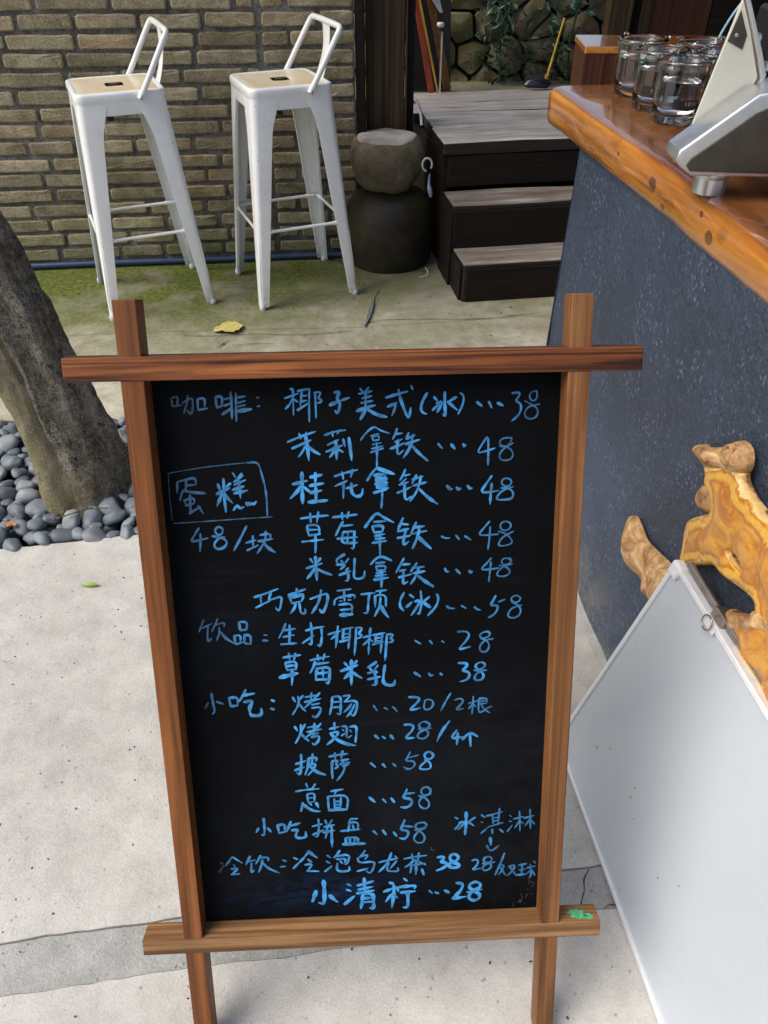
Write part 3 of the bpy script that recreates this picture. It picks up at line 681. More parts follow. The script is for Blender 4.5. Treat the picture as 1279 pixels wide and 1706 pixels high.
bm.faces.new(rings[0]); bm.faces.new(rings[-1][::-1]); bm.faces.new([r_[0] for r_ in rings]); bm.faces.new([r_[-1] for r_ in rings][::-1])
bmesh.ops.recalc_face_normals(bm, faces=bm.faces[:])
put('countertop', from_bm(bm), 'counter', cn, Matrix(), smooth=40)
def knot(y, z, r_):
    x = ex(y)-.0005
    me = lathe([(0, .0002), (r_*.35, .0012), (r_*.45, .0002), (r_*.7, .0012), (r_, -.0006)], 24, jit=.0035, seed=int(y*100))
    put('knot', me, 'knot', cn, frame_mat((x, y, z), Vector((.13, -.99, 0)), Vector((0, 0, 1)), Vector((-.99, -.13, 0)).normalized()) @ Matrix.Diagonal((1.15, .85, 1, 1)), smooth=180)

# ============================================================ ROOT DECORATION ON THE COUNTER WALL
n_out = Vector((-.995, -.0995, 0)).normalized(); s_dir = Vector((.0995, -.995, 0)).normalized()
WD = frame_mat(Vector((.415, 1.772, 0)), s_dir, Vector((0, 0, 1)), n_out)
def seg_dist(P, A, B):
    d = B-A; L2 = (d**2).sum(); t = np.clip(((P-A)@d)/L2, 0, 1); Q = A+t[:, None]*d; return np.sqrt(((P-Q)**2).sum(1)), Q
def poly_field(P, polys):
    best = np.full(len(P), 1e9); Qb = P.copy(); ins = np.zeros(len(P), bool)
    for poly in polys:
        n = len(poly)
        for i in range(n):
            A, B = poly[i], poly[(i+1) % n]; d, Q = seg_dist(P, A, B); k = d < best; best[k] = d[k]; Qb[k] = Q[k]
            c = ((A[1] > P[:, 1]) != (B[1] > P[:, 1])); xs = A[0]+(P[:, 1]-A[1])*(B[0]-A[0])/((B[1]-A[1]) if B[1] != A[1] else 1e-9); ins ^= (c & (P[:, 0] < xs))
    return best, Qb, ins
def chaik(poly, it=2):
    P = np.array(poly, float)
    for _ in range(it): N = np.roll(P, -1, 0); P = np.stack([P*.75+N*.25, P*.25+N*.75], 1).reshape(-1, 2)
    return P
def slab_mesh(polys, step, depth, rnd_r, back=0.004, dome=.006, rimscale=.03, relief=.004):
    """organic slab lying in its local XY plane: rounded rim, gently uneven face"""
    polys = [chaik(p)*.01 for p in polys]; al = np.concatenate(polys); lo = al.min(0)-step; hi = al.max(0)+step
    nx, ny = int((hi[0]-lo[0])/step)+2, int((hi[1]-lo[1])/step)+2
    X, Y = np.meshgrid(np.arange(nx)*step+lo[0], np.arange(ny)*step+lo[1], indexing='ij'); P = np.stack([X.ravel(), Y.ravel()], 1)
    D, Q, I = poly_field(P, polys); Ig = I.reshape(nx, ny); DO = poly_field(P, polys[:1])[0]
    bm = bmesh.new(); lay = bm.verts.layers.float.new('rim'); used = {}
    def V(i, j):
        k = i*ny+j
        if k not in used:
            p = P[k] if I[k] else Q[k]; d = D[k] if I[k] else 0.
            t = min(1., d/rnd_r); h = depth-rnd_r*(1-math.sqrt(max(0, 1-(1-t)**2)))+dome*min(1, d/.05) + relief*noise.noise(Vector((p[0]*28, p[1]*28, 1.)))*t
            v = bm.verts.new((p[0], p[1], h)); v[lay] = min(1., .12+min(DO[k], d*6)/rimscale) if len(polys) > 1 else min(1., d/rimscale); used[k] = v
        return used[k]
    edges = set()
    for i in range(nx-1):
        for j in range(ny-1):
            if Ig[i, j] or Ig[i+1, j] or Ig[i, j+1] or Ig[i+1, j+1]:
                try: bm.faces.new((V(i, j), V(i+1, j), V(i+1, j+1), V(i, j+1)))
                except ValueError: pass
    bmesh.ops.remove_doubles(bm, verts=bm.verts[:], dist=1e-5)
    be = [e for e in bm.edges if e.is_boundary]
    r_ = bmesh.ops.extrude_edge_only(bm, edges=be)
    for v in [g_ for g_ in r_['geom'] if isinstance(g_, bmesh.types.BMVert)]: v.co.z = back; v[lay] = 0.
    bmesh.ops.recalc_face_normals(bm, faces=bm.faces[:])
    return from_bm(bm)
MAIN = [(84.0, 63.3), (85.5, 63.0), (86.4, 61.2), (87.2, 61.1), (89.2, 60.5), (90.1, 58.7), (88.0, 56.5), (85.2, 53.4), (85.1, 51.8), (86.2, 48.2), (86.9, 45.8), (86.4, 43.4), (90.5, 48.0), (93.5, 51.2), (95.2, 52.6), (96.4, 52.8), (98.7, 53.3), (102.8, 55.2), (105.8, 56.0), (106.6, 55.3), (106.6, 54.6), (105.1, 52.6), (102.8, 50.7), (100.6, 49.3), (103.4, 48.8), (105.5, 47.9), (107.5, 46.6), (110.0, 46.8), (114.2, 46.4), (117.8, 45.0), (121.0, 47.6), (121.8, 54.6), (116.6, 64.1), (112.7, 68.1), (107.3, 68.1), (102.8, 67.3), (99.6, 66.9), (96.8, 66.9), (93.9, 67.6), (93.6, 68.9), (89.9, 66.9)]
HOLE = [(96.9, 57.0), (97.4, 57.7), (98.7, 58.0), (101.0, 58.0), (101.6, 57.5), (100.6, 56.9), (98.4, 56.5)]
HEAD = [(80.6, 64.3), (81.5, 65.1), (83.3, 65.5), (85.3, 67.1), (87.7, 68.8), (89.0, 70.5), (89.9, 71.5), (91.6, 71.9), (93.0, 71.4), (93.7, 70.0), (93.7, 68.7), (92.0, 67.3), (90.9, 65.7), (89.4, 66.2), (86.5, 64.1), (85.2, 63.0), (84.0, 63.3), (81.6, 63.2), (80.7, 63.5)]
HORN = [(66.1, 38.3), (67.8, 38.8), (70.6, 38.4), (73.0, 37.7), (77.0, 39.0), (81.5, 40.5), (84.5, 41.3), (90.8, 43.9), (95.3, 41.5), (94.9, 37.5), (89.1, 31.0), (84.7, 30.9), (81.7, 31.2), (77.5, 31.8), (74.2, 30.6), (69.3, 28.9), (67.8, 30.6), (66.6, 33.5)]
BUMP = [(86.5, 61.5), (85.4, 59.5), (85.5, 57.9), (86.9, 57.1), (89.4, 58.0), (90.2, 58.9), (89.4, 60.7), (88.0, 61.7)]
LOWB = [(100.6, 49.3), (102.8, 50.6), (105.1, 52.6), (106.7, 54.6), (106.6, 55.4), (107.7, 56.2), (109.6, 57.1), (112.0, 58.3), (112.4, 56.9), (110.2, 54.9), (108.1, 53.1), (106.2, 50.9), (104.6, 48.9), (102.9, 49.1)]
rt = thing('root_carving', 'polished orange and yellow driftwood root shape mounted on the blue counter wall', 'wood decoration', (.52, .80, .45))
put('heartwood_face', slab_mesh([MAIN, HOLE], .0018, .024, .010, back=.006), 'root', rt, WD, smooth=180)
put('head_knob', slab_mesh([HEAD], .0015, .026, .012, back=.006, dome=.003, relief=.016), 'bark_wood', rt, WD, smooth=180)
put('side_burl', slab_mesh([BUMP], .0015, .026, .010, back=.006, dome=.008, relief=.006), 'bark_wood', rt, WD, smooth=180)
put('lower_bark', slab_mesh([LOWB], .0015, .030, .008, back=.006, dome=.004, relief=.01), 'bark_wood', rt, WD, smooth=180)
put('branch_horn', slab_mesh([HORN], .0016, .024, .012, back=.004, dome=.010, relief=.012), 'bark_wood', rt, WD, smooth=180)
ear = lathe([(0, .0), (.006, .001), (.010, .004), (.013, .008), (.014, .004), (.015, -.004)], 20, jit=.001, seed=4)
put('ear_hollow', ear, 'bark_wood', rt, WD @ Matrix.Translation((.909, .699, .0285)) @ Matrix.Diagonal((.85, 1.15, .8, 1)), smooth=180)

# ============================================================ CHALKBOARD SIGN
SO2 = Vector((-.2729, .4291, .2)); SU = Vector((.9992, .0407, .0019)).normalized(); SV = Vector((-.0179, .3971, .9176)); SV = (SV-SU*SV.dot(SU)).normalized(); SW = SU.cross(SV)
WSIGN = frame_mat(SO2, SU, SV, SW)
sg = thing('menu_sign', 'tall wooden A-frame chalkboard menu with blue handwriting and crossed frame ends', 'menu board', (-.03, .34, 0))
def beam(name, u0, u1, v0, v1, w0, w1, mat='frame', along='u', bev=.0016, seed=0):
    """frame member between two corners in the plane of the sign"""
    if along == 'u': L, H, T = u1-u0, v1-v0, w1-w0; A = WSIGN @ Matrix.Translation(((u0+u1)/2, (v0+v1)/2, (w0+w1)/2))
    else: L, H, T = v1-v0, u1-u0, w1-w0; A = WSIGN @ Matrix.Translation(((u0+u1)/2, (v0+v1)/2, (w0+w1)/2)) @ Matrix(((0, -1, 0, 0), (1, 0, 0, 0), (0, 0, 1, 0), (0, 0, 0, 1)))
    return put(name, box(L, H, T, bev, 2), mat, sg, A)
m = NT('sign_wood_light'); 
# light sapwood runs along the inner edge of the right upright: same builder, paler ramp
M['frame_r'] = m_wood('sign_wood_right', (.05, .019, .006), (.19, .078, .026), (.36, .17, .066), 1.05, .5, 0, 0, .4, (.32, .5, .72), 0., .5)
M['frame_b'] = m_wood('sign_wood_bottom', (.055, .024, .009), (.24, .118, .048), (.48, .28, .135), 1.0, .55, 0, 0, .5, (.34, .5, .68), 0., .6)
M['frame_t'] = m_wood('sign_wood_top', (.010, .003, .001), (.145, .042, .010), (.31, .105, .028), 1.2, .45, 0, .1, .5, (.42, .49, .60))
bpy.data.materials.remove(m.m)
beam('upright', 0, .0253, -.2175, .8403, -.0345, -.0012, 'frame', 'v')
beam('upright', .4905, .5153, -.2170, .8376, -.0345, -.0012, 'frame_r', 'v')
beam('crossbar', -.0604, .5728, .7546, .7809, -.031, 0, 'frame_t', 'u')
beam('crossbar', -.0565, .5736, -.0241, 0, -.0325, 0, 'frame_b', 'u')
panel = beam('black_panel', .0215, .4935, -.004, .758, -.037, -.0302, 'board', 'u', .0005)
# splashes of paint on the bottom bar
def blot(u, w, r_, seed, mat, sq=1.):
    bm = bmesh.new(); c_ = bm.verts.new((0, 0, 0)); vs = []
    for i in range(36):
        a = 2*PI*i/36; q = r_*(.8+.45*noise.noise(Vector((math.cos(a)*2.5, math.sin(a)*2.5, seed)))+.2*noise.noise(Vector((math.cos(a)*9, math.sin(a)*9, seed))))
        vs.append(bm.verts.new((q*math.cos(a), q*math.sin(a)*sq, 0)))
    for i in range(36): bm.faces.new((c_, vs[i], vs[(i+1) % 36]))
    return put('paint_splash', from_bm(bm), mat, sg, WSIGN @ Matrix.Translation((u, .0003, w)) @ Matrix.Rotation(-PI/2, 4, 'X'))
blot(.545, -.015, .014, 1.2, 'green', .72); blot(.559, -.010, .008, 4.2, 'green', .8)
# rear prop legs behind the panel
hz = SO2+SV*.70-SW*.055
for u in (.06, .43):
    a = hz+SU*u; b = Vector((a.x, .93, .0)); d = (a-b).normalized(); s_ = Vector((1, 0, 0)); t_ = d.cross(s_).normalized(); L = (a-b).length
    put('prop_leg', box(L, .022, .022, .0015), 'frame', sg, frame_mat((a+b)/2, d, s_, d.cross(s_)))
q = hz.lerp(Vector((hz.x, .93, 0)), .7); put('prop_rail', box(.37, .02, .016, .0015), 'frame', sg, frame_mat((q.x+.245, q.y+.01, q.z), (1, 0, 0), (0, 1, 0), (0, 0, 1)))
put('hinge_bar', box(.47, .022, .022, .0015), 'frame', sg, WSIGN @ Matrix.Translation((.258, .70, -.050)))

# handwriting, one mesh per written line
INK = """#
26.9|.28|462,7313 470,7219;472,7321 541,7337 523,7235;467,7223 574,7237;584,7259 694,7320 706,7282 681,7111 627,7173;651,7343 635,7258 590,7139
33.7|.5|757,7298 755,7178;762,7301 843,7313 831,7211;755,7175 862,7193
33.8|.5|962,7319 964,7199;962,7319 1039,7329 1026,7215;964,7196 1030,7215;1135,7371 1137,7238 1129,7066;1061,7291 1130,7306;1047,7214 1134,7246;1193,7356 1185,7202 1178,7034;1198,7305 1301,7319;1202,7245 1297,7268;1199,7202 1294,7220
47.6|.5|1022,7117 1138,7190;1195,7151 1359,7171;1427,7299 1452,7302;1429,7202 1454,7203
28.6|.8|1740,7284 1819,7311 1905,7340;1806,7389 1843,7392 1835,7239 1833,7089;1831,7282 1796,7214 1743,7164;1842,7273 1892,7237;1889,7365 2035,7388;1940,7364 1915,7194;2026,7384 2015,7200 2009,7007;1934,7305 1998,7312;1926,7245 1995,7256;2076,7344 2153,7351 2142,7309 2116,7284 2161,7257 2148,7228 2105,7224;2089,7344 2090,7198 2089,7047
41.0|.75|1878,7145 2011,7226;2306,7339 2374,7346 2329,7270 2370,7218 2359,7149 2331,7093 2310,7133;2249,7195 2362,7240 2475,7275
34.6|.85|1748,6780 1916,6847 2077,6895;1886,6877 1900,6812;1969,6886 1949,6828;1804,6703 2017,6796;1954,6734 1915,6661 1864,6600
48.4|.95|1959,6845 1975,6713 1982,6556;1966,6739 2038,6667 2114,6624;1796,6703 1911,6750
31.2|.7|2175,6849 2298,6890 2424,6904;2264,6891 2274,6829;2360,6911 2323,6859;2206,6733 2338,6792;2391,6799 2409,6711
41.8|.85|2190,6654 2380,6727;2303,6775 2308,6669 2307,6562;2291,6687 2266,6634 2226,6587;2317,6686 2386,6645;2457,6815 2469,6700 2482,6543
34.1|.75|2601,7378 2629,7340;2699,7386 2663,7339;2586,7316 2740,7346;2618,7263 2731,7290;2608,7212 2747,7235;2664,7356 2658,7142
48.2|.8|2554,7119 2667,7159 2771,7183;2658,7142 2631,7082 2595,7022;2676,7142 2786,7070 2901,7044
37.8|.75|2893,7266 3014,7301 3143,7332;2909,7162 3021,7206;3004,7203 2995,7134 2959,7057;3040,7356 3056,7262 3090,7158 3149,7009 3167,7069 3178,7147;3183,7396 3203,7351
34.4|.8|3367,7311 3315,7222 3294,7153 3302,7092 3361,7065;3746,7301 3790,7271 3782,7176 3722,7056
41.4|.85|3444,7262 3482,7221;3430,7112 3505,7183;3570,7315 3569,7181 3580,7028 3548,7060;3475,7192 3548,7213 3522,7156 3482,7083;3703,7256 3608,7201;3603,7206 3713,7105
55.5|.85|3943,7190 3999,7144;4080,7190 4113,7122;4181,7176 4243,7145
31.2|.7|4343,7284 4438,7296 4423,7239 4381,7197 4455,7161 4451,7074 4413,7014 4349,6963
24.3|.55|4634,7303 4569,7300 4541,7245 4572,7193 4616,7192 4640,7243 4625,7312;4491,7194 4565,7155 4637,7113 4657,7043 4615,6986 4545,6981 4495,7020 4503,7081 4548,7132 4670,7152
27.8|.75|2592,6780 2660,6872 2757,6943 2809,6895 2930,6851;2711,6827 2808,6851;2729,6821 2736,6773;2729,6821 2816,6829 2801,6784;2736,6773 2806,6780;2727,6726 2832,6744;2704,6632 2857,6681;2717,6676 2849,6705;2779,6746 2780,6621 2774,6463
34.8|.8|3017,6907 2999,6846 2963,6782;3008,6842 3078,6853;2989,6749 3077,6782;2935,6671 3023,6700 3103,6737;3024,6766 3014,6669 3022,6588 3089,6649;3153,6856 3121,6781;3121,6781 3226,6826;3111,6719 3281,6772;3203,6832 3181,6718 3137,6630 3083,6556
49.0|.8|3181,6709 3268,6608 3374,6516
45.6|.8|3494,6715 3541,6660;3646,6706 3691,6651;3787,6708 3796,6666 3817,6698
28.1|.75|4068,6784 4008,6697 3948,6591 4045,6610 4162,6648;4080,6770 4085,6605 4083,6443
25.4|.55|4359,6763 4270,6770 4215,6736 4220,6677 4291,6663 4343,6706 4359,6763;4216,6670 4300,6663 4363,6616 4383,6553 4340,6500 4251,6497 4215,6530 4222,6593 4274,6645 4375,6705
#
16.6|.3|345,6444 556,6479 784,6509 1099,6537 1326,6552
16.6|.25|345,6444 335,6163 338,5865
18.3|.4|348,5836 659,5846 1068,5866 1522,5884
29.2|.55|1256,6547 1396,6554 1423,6424 1463,6223 1466,6040 1460,5892
31.2|.4|439,6339 427,6206;448,6342 546,6366 656,6390 653,6291;545,6357 529,6213;540,6294 636,6301;453,6114 483,6214 528,6258
41.8|.42|516,6228 628,6205 758,6194;658,6044 711,5947
35.0|.42|498,6122 522,6057;506,6118 623,6146 614,6082;509,6052 616,6073;573,6184 561,5945;544,5950 683,6034
41.9|.7|907,6302 928,6229;1056,6307 1000,6263;883,6179 1043,6253;978,6364 970,6164 977,5958;955,6201 919,6120 877,6034;977,6182 1016,6117 1065,6066;1091,6429 1122,6374;1195,6421 1147,6359;1097,6321 1211,6397;1098,6288 1234,6342;1073,6225 1211,6267;1087,6183 1251,6215;1152,6350 1156,6241 1160,6122
42.3|.8|1067,5977 1116,6046 1139,5994 1193,6014;1224,6069 1233,6028 1259,6073 1274,6030 1294,6067 1310,6035 1341,6080
31.9|.5|643,5770 582,5684 527,5595 630,5616 739,5641;655,5700 647,5587 630,5474
34.1|.65|926,5749 876,5788 827,5742 841,5686 884,5669 923,5711 918,5768;791,5664 865,5647 934,5626 966,5578 926,5516 852,5492 801,5526 815,5582 869,5637 941,5649
35.5|.7|1207,5778 1132,5639 1036,5475;1184,5567 1308,5600;1272,5654 1269,5525;1192,5470 1331,5534;1357,5661 1492,5679 1475,5600;1330,5582 1510,5609;1431,5706 1421,5602 1375,5518 1310,5428
50.1|.75|1387,5571 1445,5497 1527,5437
49.2|.9|1782,6275 1952,6314;1895,6415 1890,6248 1886,6037;1884,6258 1822,6177 1742,6102;1896,6248 2006,6154;1989,6355 2130,6382;2052,6407 2046,6253;1979,6251 2144,6278;2049,6235 2047,6070;1980,6167 2117,6191
56.7|.85|1957,6052 2180,6068
35.2|.8|2270,6356 2404,6398 2546,6430;2365,6408 2378,6317;2489,6435 2464,6342;2418,6298 2275,6238;2378,6262 2369,6088;2407,6207 2541,6249
49.5|.8|2470,6269 2464,6168 2510,6103 2590,6115 2603,6201
#
35.4|.9|2655,6295 2710,6381 2773,6451;2771,6315 2886,6327;2779,6275 2787,6251;2736,6362 2851,6377
63.4|.9|2773,6446 2870,6407 2975,6368;2761,6297 2891,6312;2752,6252 2894,6267;2769,6215 2893,6230
56.9|.9|2732,6146 2821,6171 2905,6202;2745,6353 2878,6367;2771,6334 2778,6224;2868,6340 2866,6222
35.5|.85|2831,6241 2832,6112 2817,5950
33.9|.8|3108,6419 3081,6353 3041,6286;3090,6343 3164,6359;3116,6306 3035,6235;3032,6232 3142,6265;3007,6135 3097,6169 3174,6204;3098,6252 3096,6133 3104,6036 3185,6093;3240,6348 3186,6246;3187,6295 3320,6332;3192,6218 3356,6258;3294,6338 3266,6211 3221,6111 3158,6029
42.8|.8|3266,6183 3373,6069 3490,5986
57.1|.85|3600,6207 3641,6160 3663,6170;3716,6184 3738,6154 3763,6173;3847,6200 3874,6161 3897,6171
35.7|.8|4132,6319 4070,6225 3997,6117 4099,6114 4219,6133;4133,6224 4123,6095 4117,5965
30.1|.7|4370,6245 4328,6283 4266,6275 4245,6230 4277,6183 4340,6181 4374,6226 4355,6273;4242,6162 4340,6159 4396,6106 4389,6032 4308,6015 4191,6019 4203,6065 4260,6132 4394,6176
#
35.6|.85|1850,5852 2012,5872 2185,5882;1969,5914 1973,5798;2068,5930 2044,5796;1926,5766 1938,5639;1926,5766 2070,5771 2068,5648;1942,5709 2055,5709;1938,5639 2083,5652;1854,5560 2116,5581;2019,5631 2019,5536 2010,5412
35.7|.85|2234,5857 2387,5869 2531,5884;2347,5913 2350,5825;2428,5920 2407,5837;2358,5801 2310,5727 2262,5624;2347,5745 2473,5756;2278,5586 2523,5601;2353,5669 2498,5678;2353,5669 2321,5523 2521,5531;2489,5678 2482,5551 2473,5442 2443,5466;2407,5658 2411,5620;2399,5582 2403,5534
39.6|.85|2614,5717 2679,5810 2762,5906 2833,5843 2966,5769;2724,5786 2868,5791;2705,5733 2724,5648;2708,5733 2840,5739 2826,5664;2724,5652 2829,5660;2729,5606 2856,5631;2737,5571 2855,5577;2700,5521 2873,5542;2797,5646 2790,5493 2791,5359
39.6|.85|3075,5826 3038,5743 3005,5655;3056,5751 3141,5740;3010,5654 3083,5675 3141,5687;3000,5573 3163,5600;3110,5674 3082,5580 3071,5475 3145,5530;3232,5765 3164,5616;3191,5700 3333,5715;3182,5621 3358,5654;3277,5717 3254,5594 3184,5433
50.8|.85|3254,5584 3336,5496 3412,5426
32.7|.7|3536,5580 3581,5554 3636,5554;3709,5590 3755,5531;3818,5577 3897,5521
29.1|.7|4116,5753 4045,5666 3977,5582 4101,5578 4229,5588;4126,5682 4120,5530 4105,5395
25.5|.6|4371,5722 4316,5752 4253,5726 4245,5669 4282,5630 4346,5634 4385,5690 4352,5742;4224,5622 4320,5591 4395,5512 4397,5464 4324,5437 4242,5434 4228,5469 4284,5554 4414,5620
#
43.5|.85|1943,5343 1977,5288;2070,5347 2026,5286;1892,5219 2086,5279;2008,5368 2011,5229 2013,5059;1992,5214 1943,5143 1895,5086
50.9|.85|2010,5215 2099,5164 2198,5125
39.9|.8|2362,5386 2307,5355 2256,5314 2273,5275;2314,5306 2346,5272;2406,5329 2364,5272;2258,5256 2376,5252 2301,5190;2402,5207 2374,5182 2400,5138 2397,5044 2360,5042;2286,5119 2428,5167
36.4|.8|2482,5330 2471,5175 2462,5058 2591,5070 2599,5167
40.2|.85|2675,5247 2732,5313 2802,5353 2932,5287;2740,5260 2850,5270;2739,5221 2751,5162;2739,5221 2858,5225 2848,5169;2747,5162 2848,5169;2737,5128 2857,5147;2727,5093 2865,5108;2708,5046 2888,5068;2802,5165 2805,5047 2798,4943
36.6|.8|3079,5312 3032,5226 2981,5130;3050,5231 3155,5235;3022,5148 3105,5165;3012,5066 3169,5104;3074,5166 3067,5058 3066,4973 3125,5007;3238,5248 3160,5134;3178,5182 3329,5197;3187,5113 3335,5138;3265,5199 3224,5073 3158,4972
51.6|.8|3251,5078 3343,5000 3440,4931
51.6|.8|3578,5165 3602,5120 3626,5123;3718,5145 3768,5091;3879,5127 3898,5096 3914,5118
31.0|.7|4148,5282 4081,5202 4014,5136 4129,5132 4248,5152;4145,5234 4135,5103 4123,4975
25.9|.6|4389,5242 4338,5282 4283,5264 4271,5216 4312,5185 4377,5203 4403,5251 4365,5287;4248,5183 4331,5165 4385,5114 4371,5060 4298,5034 4219,5047 4231,5109 4313,5176 4414,5196
#
33.6|.85|1233,4862 1382,4907 1536,4967;1317,4889 1319,4770;1247,4722 1337,4769 1431,4812;1447,4924 1410,4817;1410,4817 1507,4843 1576,4867 1560,4752 1527,4659 1490,4718;1655,4878 1767,4914 1870,4950;1761,4963 1765,4864;1654,4852 1747,4875 1844,4891 1837,4842;1672,4838 1695,4763;1681,4837 1852,4871 1817,4803;1696,4767 1817,4793
40.5|.85|1741,4762 1720,4696 1670,4634;1783,4774 1790,4704 1794,4633 1855,4621 1852,4686;1919,4815 2031,4855 2143,4891 2130,4772 2098,4683 2064,4620 2029,4676;2058,4930 2039,4815 1994,4717 1929,4623
33.8|.8|2255,4914 2426,4932;2211,4726 2223,4813 2354,4845 2483,4856 2460,4805;2338,4915 2342,4775;2276,4827 2312,4814;2281,4777 2315,4776;2386,4828 2423,4823;2385,4788 2422,4787;2267,4728 2439,4746 2424,4592;2283,4657 2422,4666
59.4|.85|2280,4591 2439,4597
35.4|.85|2546,4858 2639,4865 2722,4872;2648,4865 2630,4716 2623,4601 2573,4611;2732,4892 2862,4904;2797,4900 2774,4847;2718,4837 2718,4683;2722,4837 2855,4848 2849,4688;2786,4810 2774,4691 2706,4558
48.3|.85|2784,4700 2829,4608 2880,4536
37.1|.85|3078,4865 3027,4772 3020,4682 3071,4620;3482,4831 3505,4777 3479,4667 3367,4545;3100,4666 3175,4737;3282,4878 3296,4713 3262,4563 3239,4584;3207,4742 3278,4758 3230,4655 3161,4556;3389,4800 3296,4717
59.4|.85|3148,4834 3196,4793;3305,4733 3402,4653
37.4|.7|3604,4667 3642,4633 3704,4631;3786,4667 3848,4628;3951,4645 3980,4610 4027,4600
37.4|.75|4214,4787 4184,4724 4148,4654 4242,4657 4243,4601 4198,4531 4127,4493
28.5|.65|4250,4701 4334,4735;4527,4743 4482,4788 4417,4766 4404,4721 4448,4685 4504,4693 4530,4753;4416,4696 4496,4653 4540,4580 4510,4500 4426,4472 4368,4505 4385,4576 4449,4630 4543,4647
#
29.4|.42|597,4580 528,4421;559,4468 694,4530;645,4502 617,4268 678,4334;772,4592 728,4499 681,4415;729,4509 861,4545 838,4481;782,4477 775,4385 736,4299
36.9|.5|787,4426 853,4321 954,4252
36.9|.65|1027,4539 1037,4427;1027,4539 1134,4541 1112,4428;1037,4427 1116,4434;958,4358 968,4237;958,4358 1042,4366 1026,4264;968,4237 1067,4267;1079,4354 1081,4252;1079,4360 1163,4361 1154,4235;1081,4248 1164,4238;1326,4356 1367,4350;1303,4281 1372,4278
37.1|.85|1602,4499 1565,4408 1507,4304;1556,4405 1725,4427;1649,4477 1646,4344 1630,4218;1560,4317 1702,4342;1527,4219 1621,4222 1728,4228;1844,4395 1999,4438;1914,4502 1921,4355 1910,4187 1874,4223;1799,4226 1867,4275 1948,4328;1929,4422 2079,4443;2042,4433 2045,4289 2016,4162 1985,4199
34.4|.85|2122,4334 2273,4373;2248,4446 2233,4303 2209,4145;2234,4334 2195,4294 2151,4265;2292,4393 2437,4419;2317,4392 2297,4239;2400,4410 2382,4257 2368,4129;2309,4331 2384,4339;2298,4280 2373,4288;2259,4226 2391,4256;2461,4408 2546,4415 2535,4370 2497,4335 2543,4309 2523,4276 2476,4264;2474,4397 2461,4213 2441,4033
34.6|.8|2559,4277 2733,4320;2653,4405 2630,4227 2620,4041;2634,4248 2595,4208 2553,4172;2649,4247 2680,4211;2688,4303 2833,4333;2720,4302 2704,4179;2799,4324 2787,4201 2771,4052;2719,4261 2785,4267;2709,4220 2784,4226;2670,4174 2807,4211;2852,4308 2931,4309 2926,4278 2888,4255 2935,4233 2916,4200 2869,4198;2855,4302 2843,4137 2826,3945
45.4|.8|3209,4211 3279,4163;3392,4204 3427,4157;3546,4194 3573,4173
34.1|.75|3744,4311 3833,4319 3896,4285 3872,4204 3750,4062 3826,4080 3912,4102
28.9|.7|4160,4266 4127,4308 4051,4290 4018,4250 4053,4207 4119,4220 4162,4266 4127,4308;4040,4208 4110,4185 4150,4121 4132,4038 4066,4013 4021,4057 4035,4125 4091,4185 4196,4202
#
41.3|.9|1541,4035 1649,4052 1767,4064;1620,4092 1627,3990;1700,4089 1680,3988;1569,3965 1586,3859;1569,3965 1715,3981 1696,3866;1586,3916 1699,3925;1586,3859 1710,3870;1649,3868 1648,3762 1634,3644
75.7|.9|1488,3758 1598,3785 1717,3812
41.5|.9|1882,3985 2006,4012 2124,4032;1979,4059 1989,3977;2068,4066 2046,3983;1947,3962 1915,3879 1874,3806;1955,3930 2120,3949;1966,3881 1940,3719;1965,3866 2129,3888 2119,3766 2101,3634 2068,3672;1949,3797 2140,3813;1940,3713 2136,3712;2037,3853 2036,3737
49.2|.9|2311,3938 2355,3883;2471,3957 2418,3892;2260,3819 2370,3858 2479,3896;2401,3970 2396,3797 2391,3617;2382,3815 2357,3767 2302,3712;2406,3808 2462,3753 2527,3714
45.6|.85|2716,3933 2664,3893 2602,3857;2630,3852 2658,3809;2734,3884 2685,3818;2604,3779 2738,3806 2680,3751;2702,3744 2711,3605 2654,3613;2602,3690 2765,3724;2825,3887 2804,3761 2792,3616 2930,3585 2950,3670
53.6|.8|3196,3767 3273,3709;3382,3743 3407,3708 3432,3720;3528,3740 3551,3716
38.3|.8|3756,3878 3880,3873 3858,3817 3801,3770 3888,3752 3908,3698 3870,3635 3780,3613
35.4|.8|4098,3844 4059,3884 3992,3865 3973,3813 4013,3775 4080,3798 4107,3850 4059,3884;3959,3771 4052,3746 4091,3691 4063,3632 3996,3620 3961,3653 3985,3716 4051,3761 4123,3765
#
37.8|.5|612,3568 623,3417 637,3308 602,3273
26.6|.3|562,3441 514,3348
45.5|.6|669,3448 752,3412
41.7|.7|829,3495 843,3372;829,3495 943,3501 929,3383;839,3372 935,3383;1050,3604 1001,3510 948,3432
53.2|.8|1002,3521 1156,3547;1015,3428 1140,3451 1076,3345 1080,3258 1106,3224 1231,3230 1228,3328
68.7|.85|1369,3442 1402,3425;1352,3323 1390,3307
38.2|.85|1635,3474 1668,3404;1768,3491 1716,3424;1706,3482 1715,3385 1678,3310 1622,3221;1714,3374 1755,3307 1797,3258;1795,3468 1950,3490;1880,3529 1866,3411;1784,3397 1992,3439;1985,3525 1885,3411 1768,3303;1873,3357 1979,3374;1871,3309 2000,3324 1973,3233 1916,3163 1875,3198
38.4|.85|2140,3455 2132,3336 2098,3202;2136,3455 2256,3472 2242,3288 2237,3190 2195,3220;2130,3379 2239,3386;2121,3304 2237,3310;2281,3464 2391,3477 2297,3390;2291,3384 2461,3399 2454,3280 2406,3157 2363,3218;2383,3348 2342,3284 2279,3228;2425,3342 2380,3239 2315,3160
38.7|.75|2666,3315 2711,3239;2805,3277 2851,3249;2912,3283 2940,3260 2969,3211
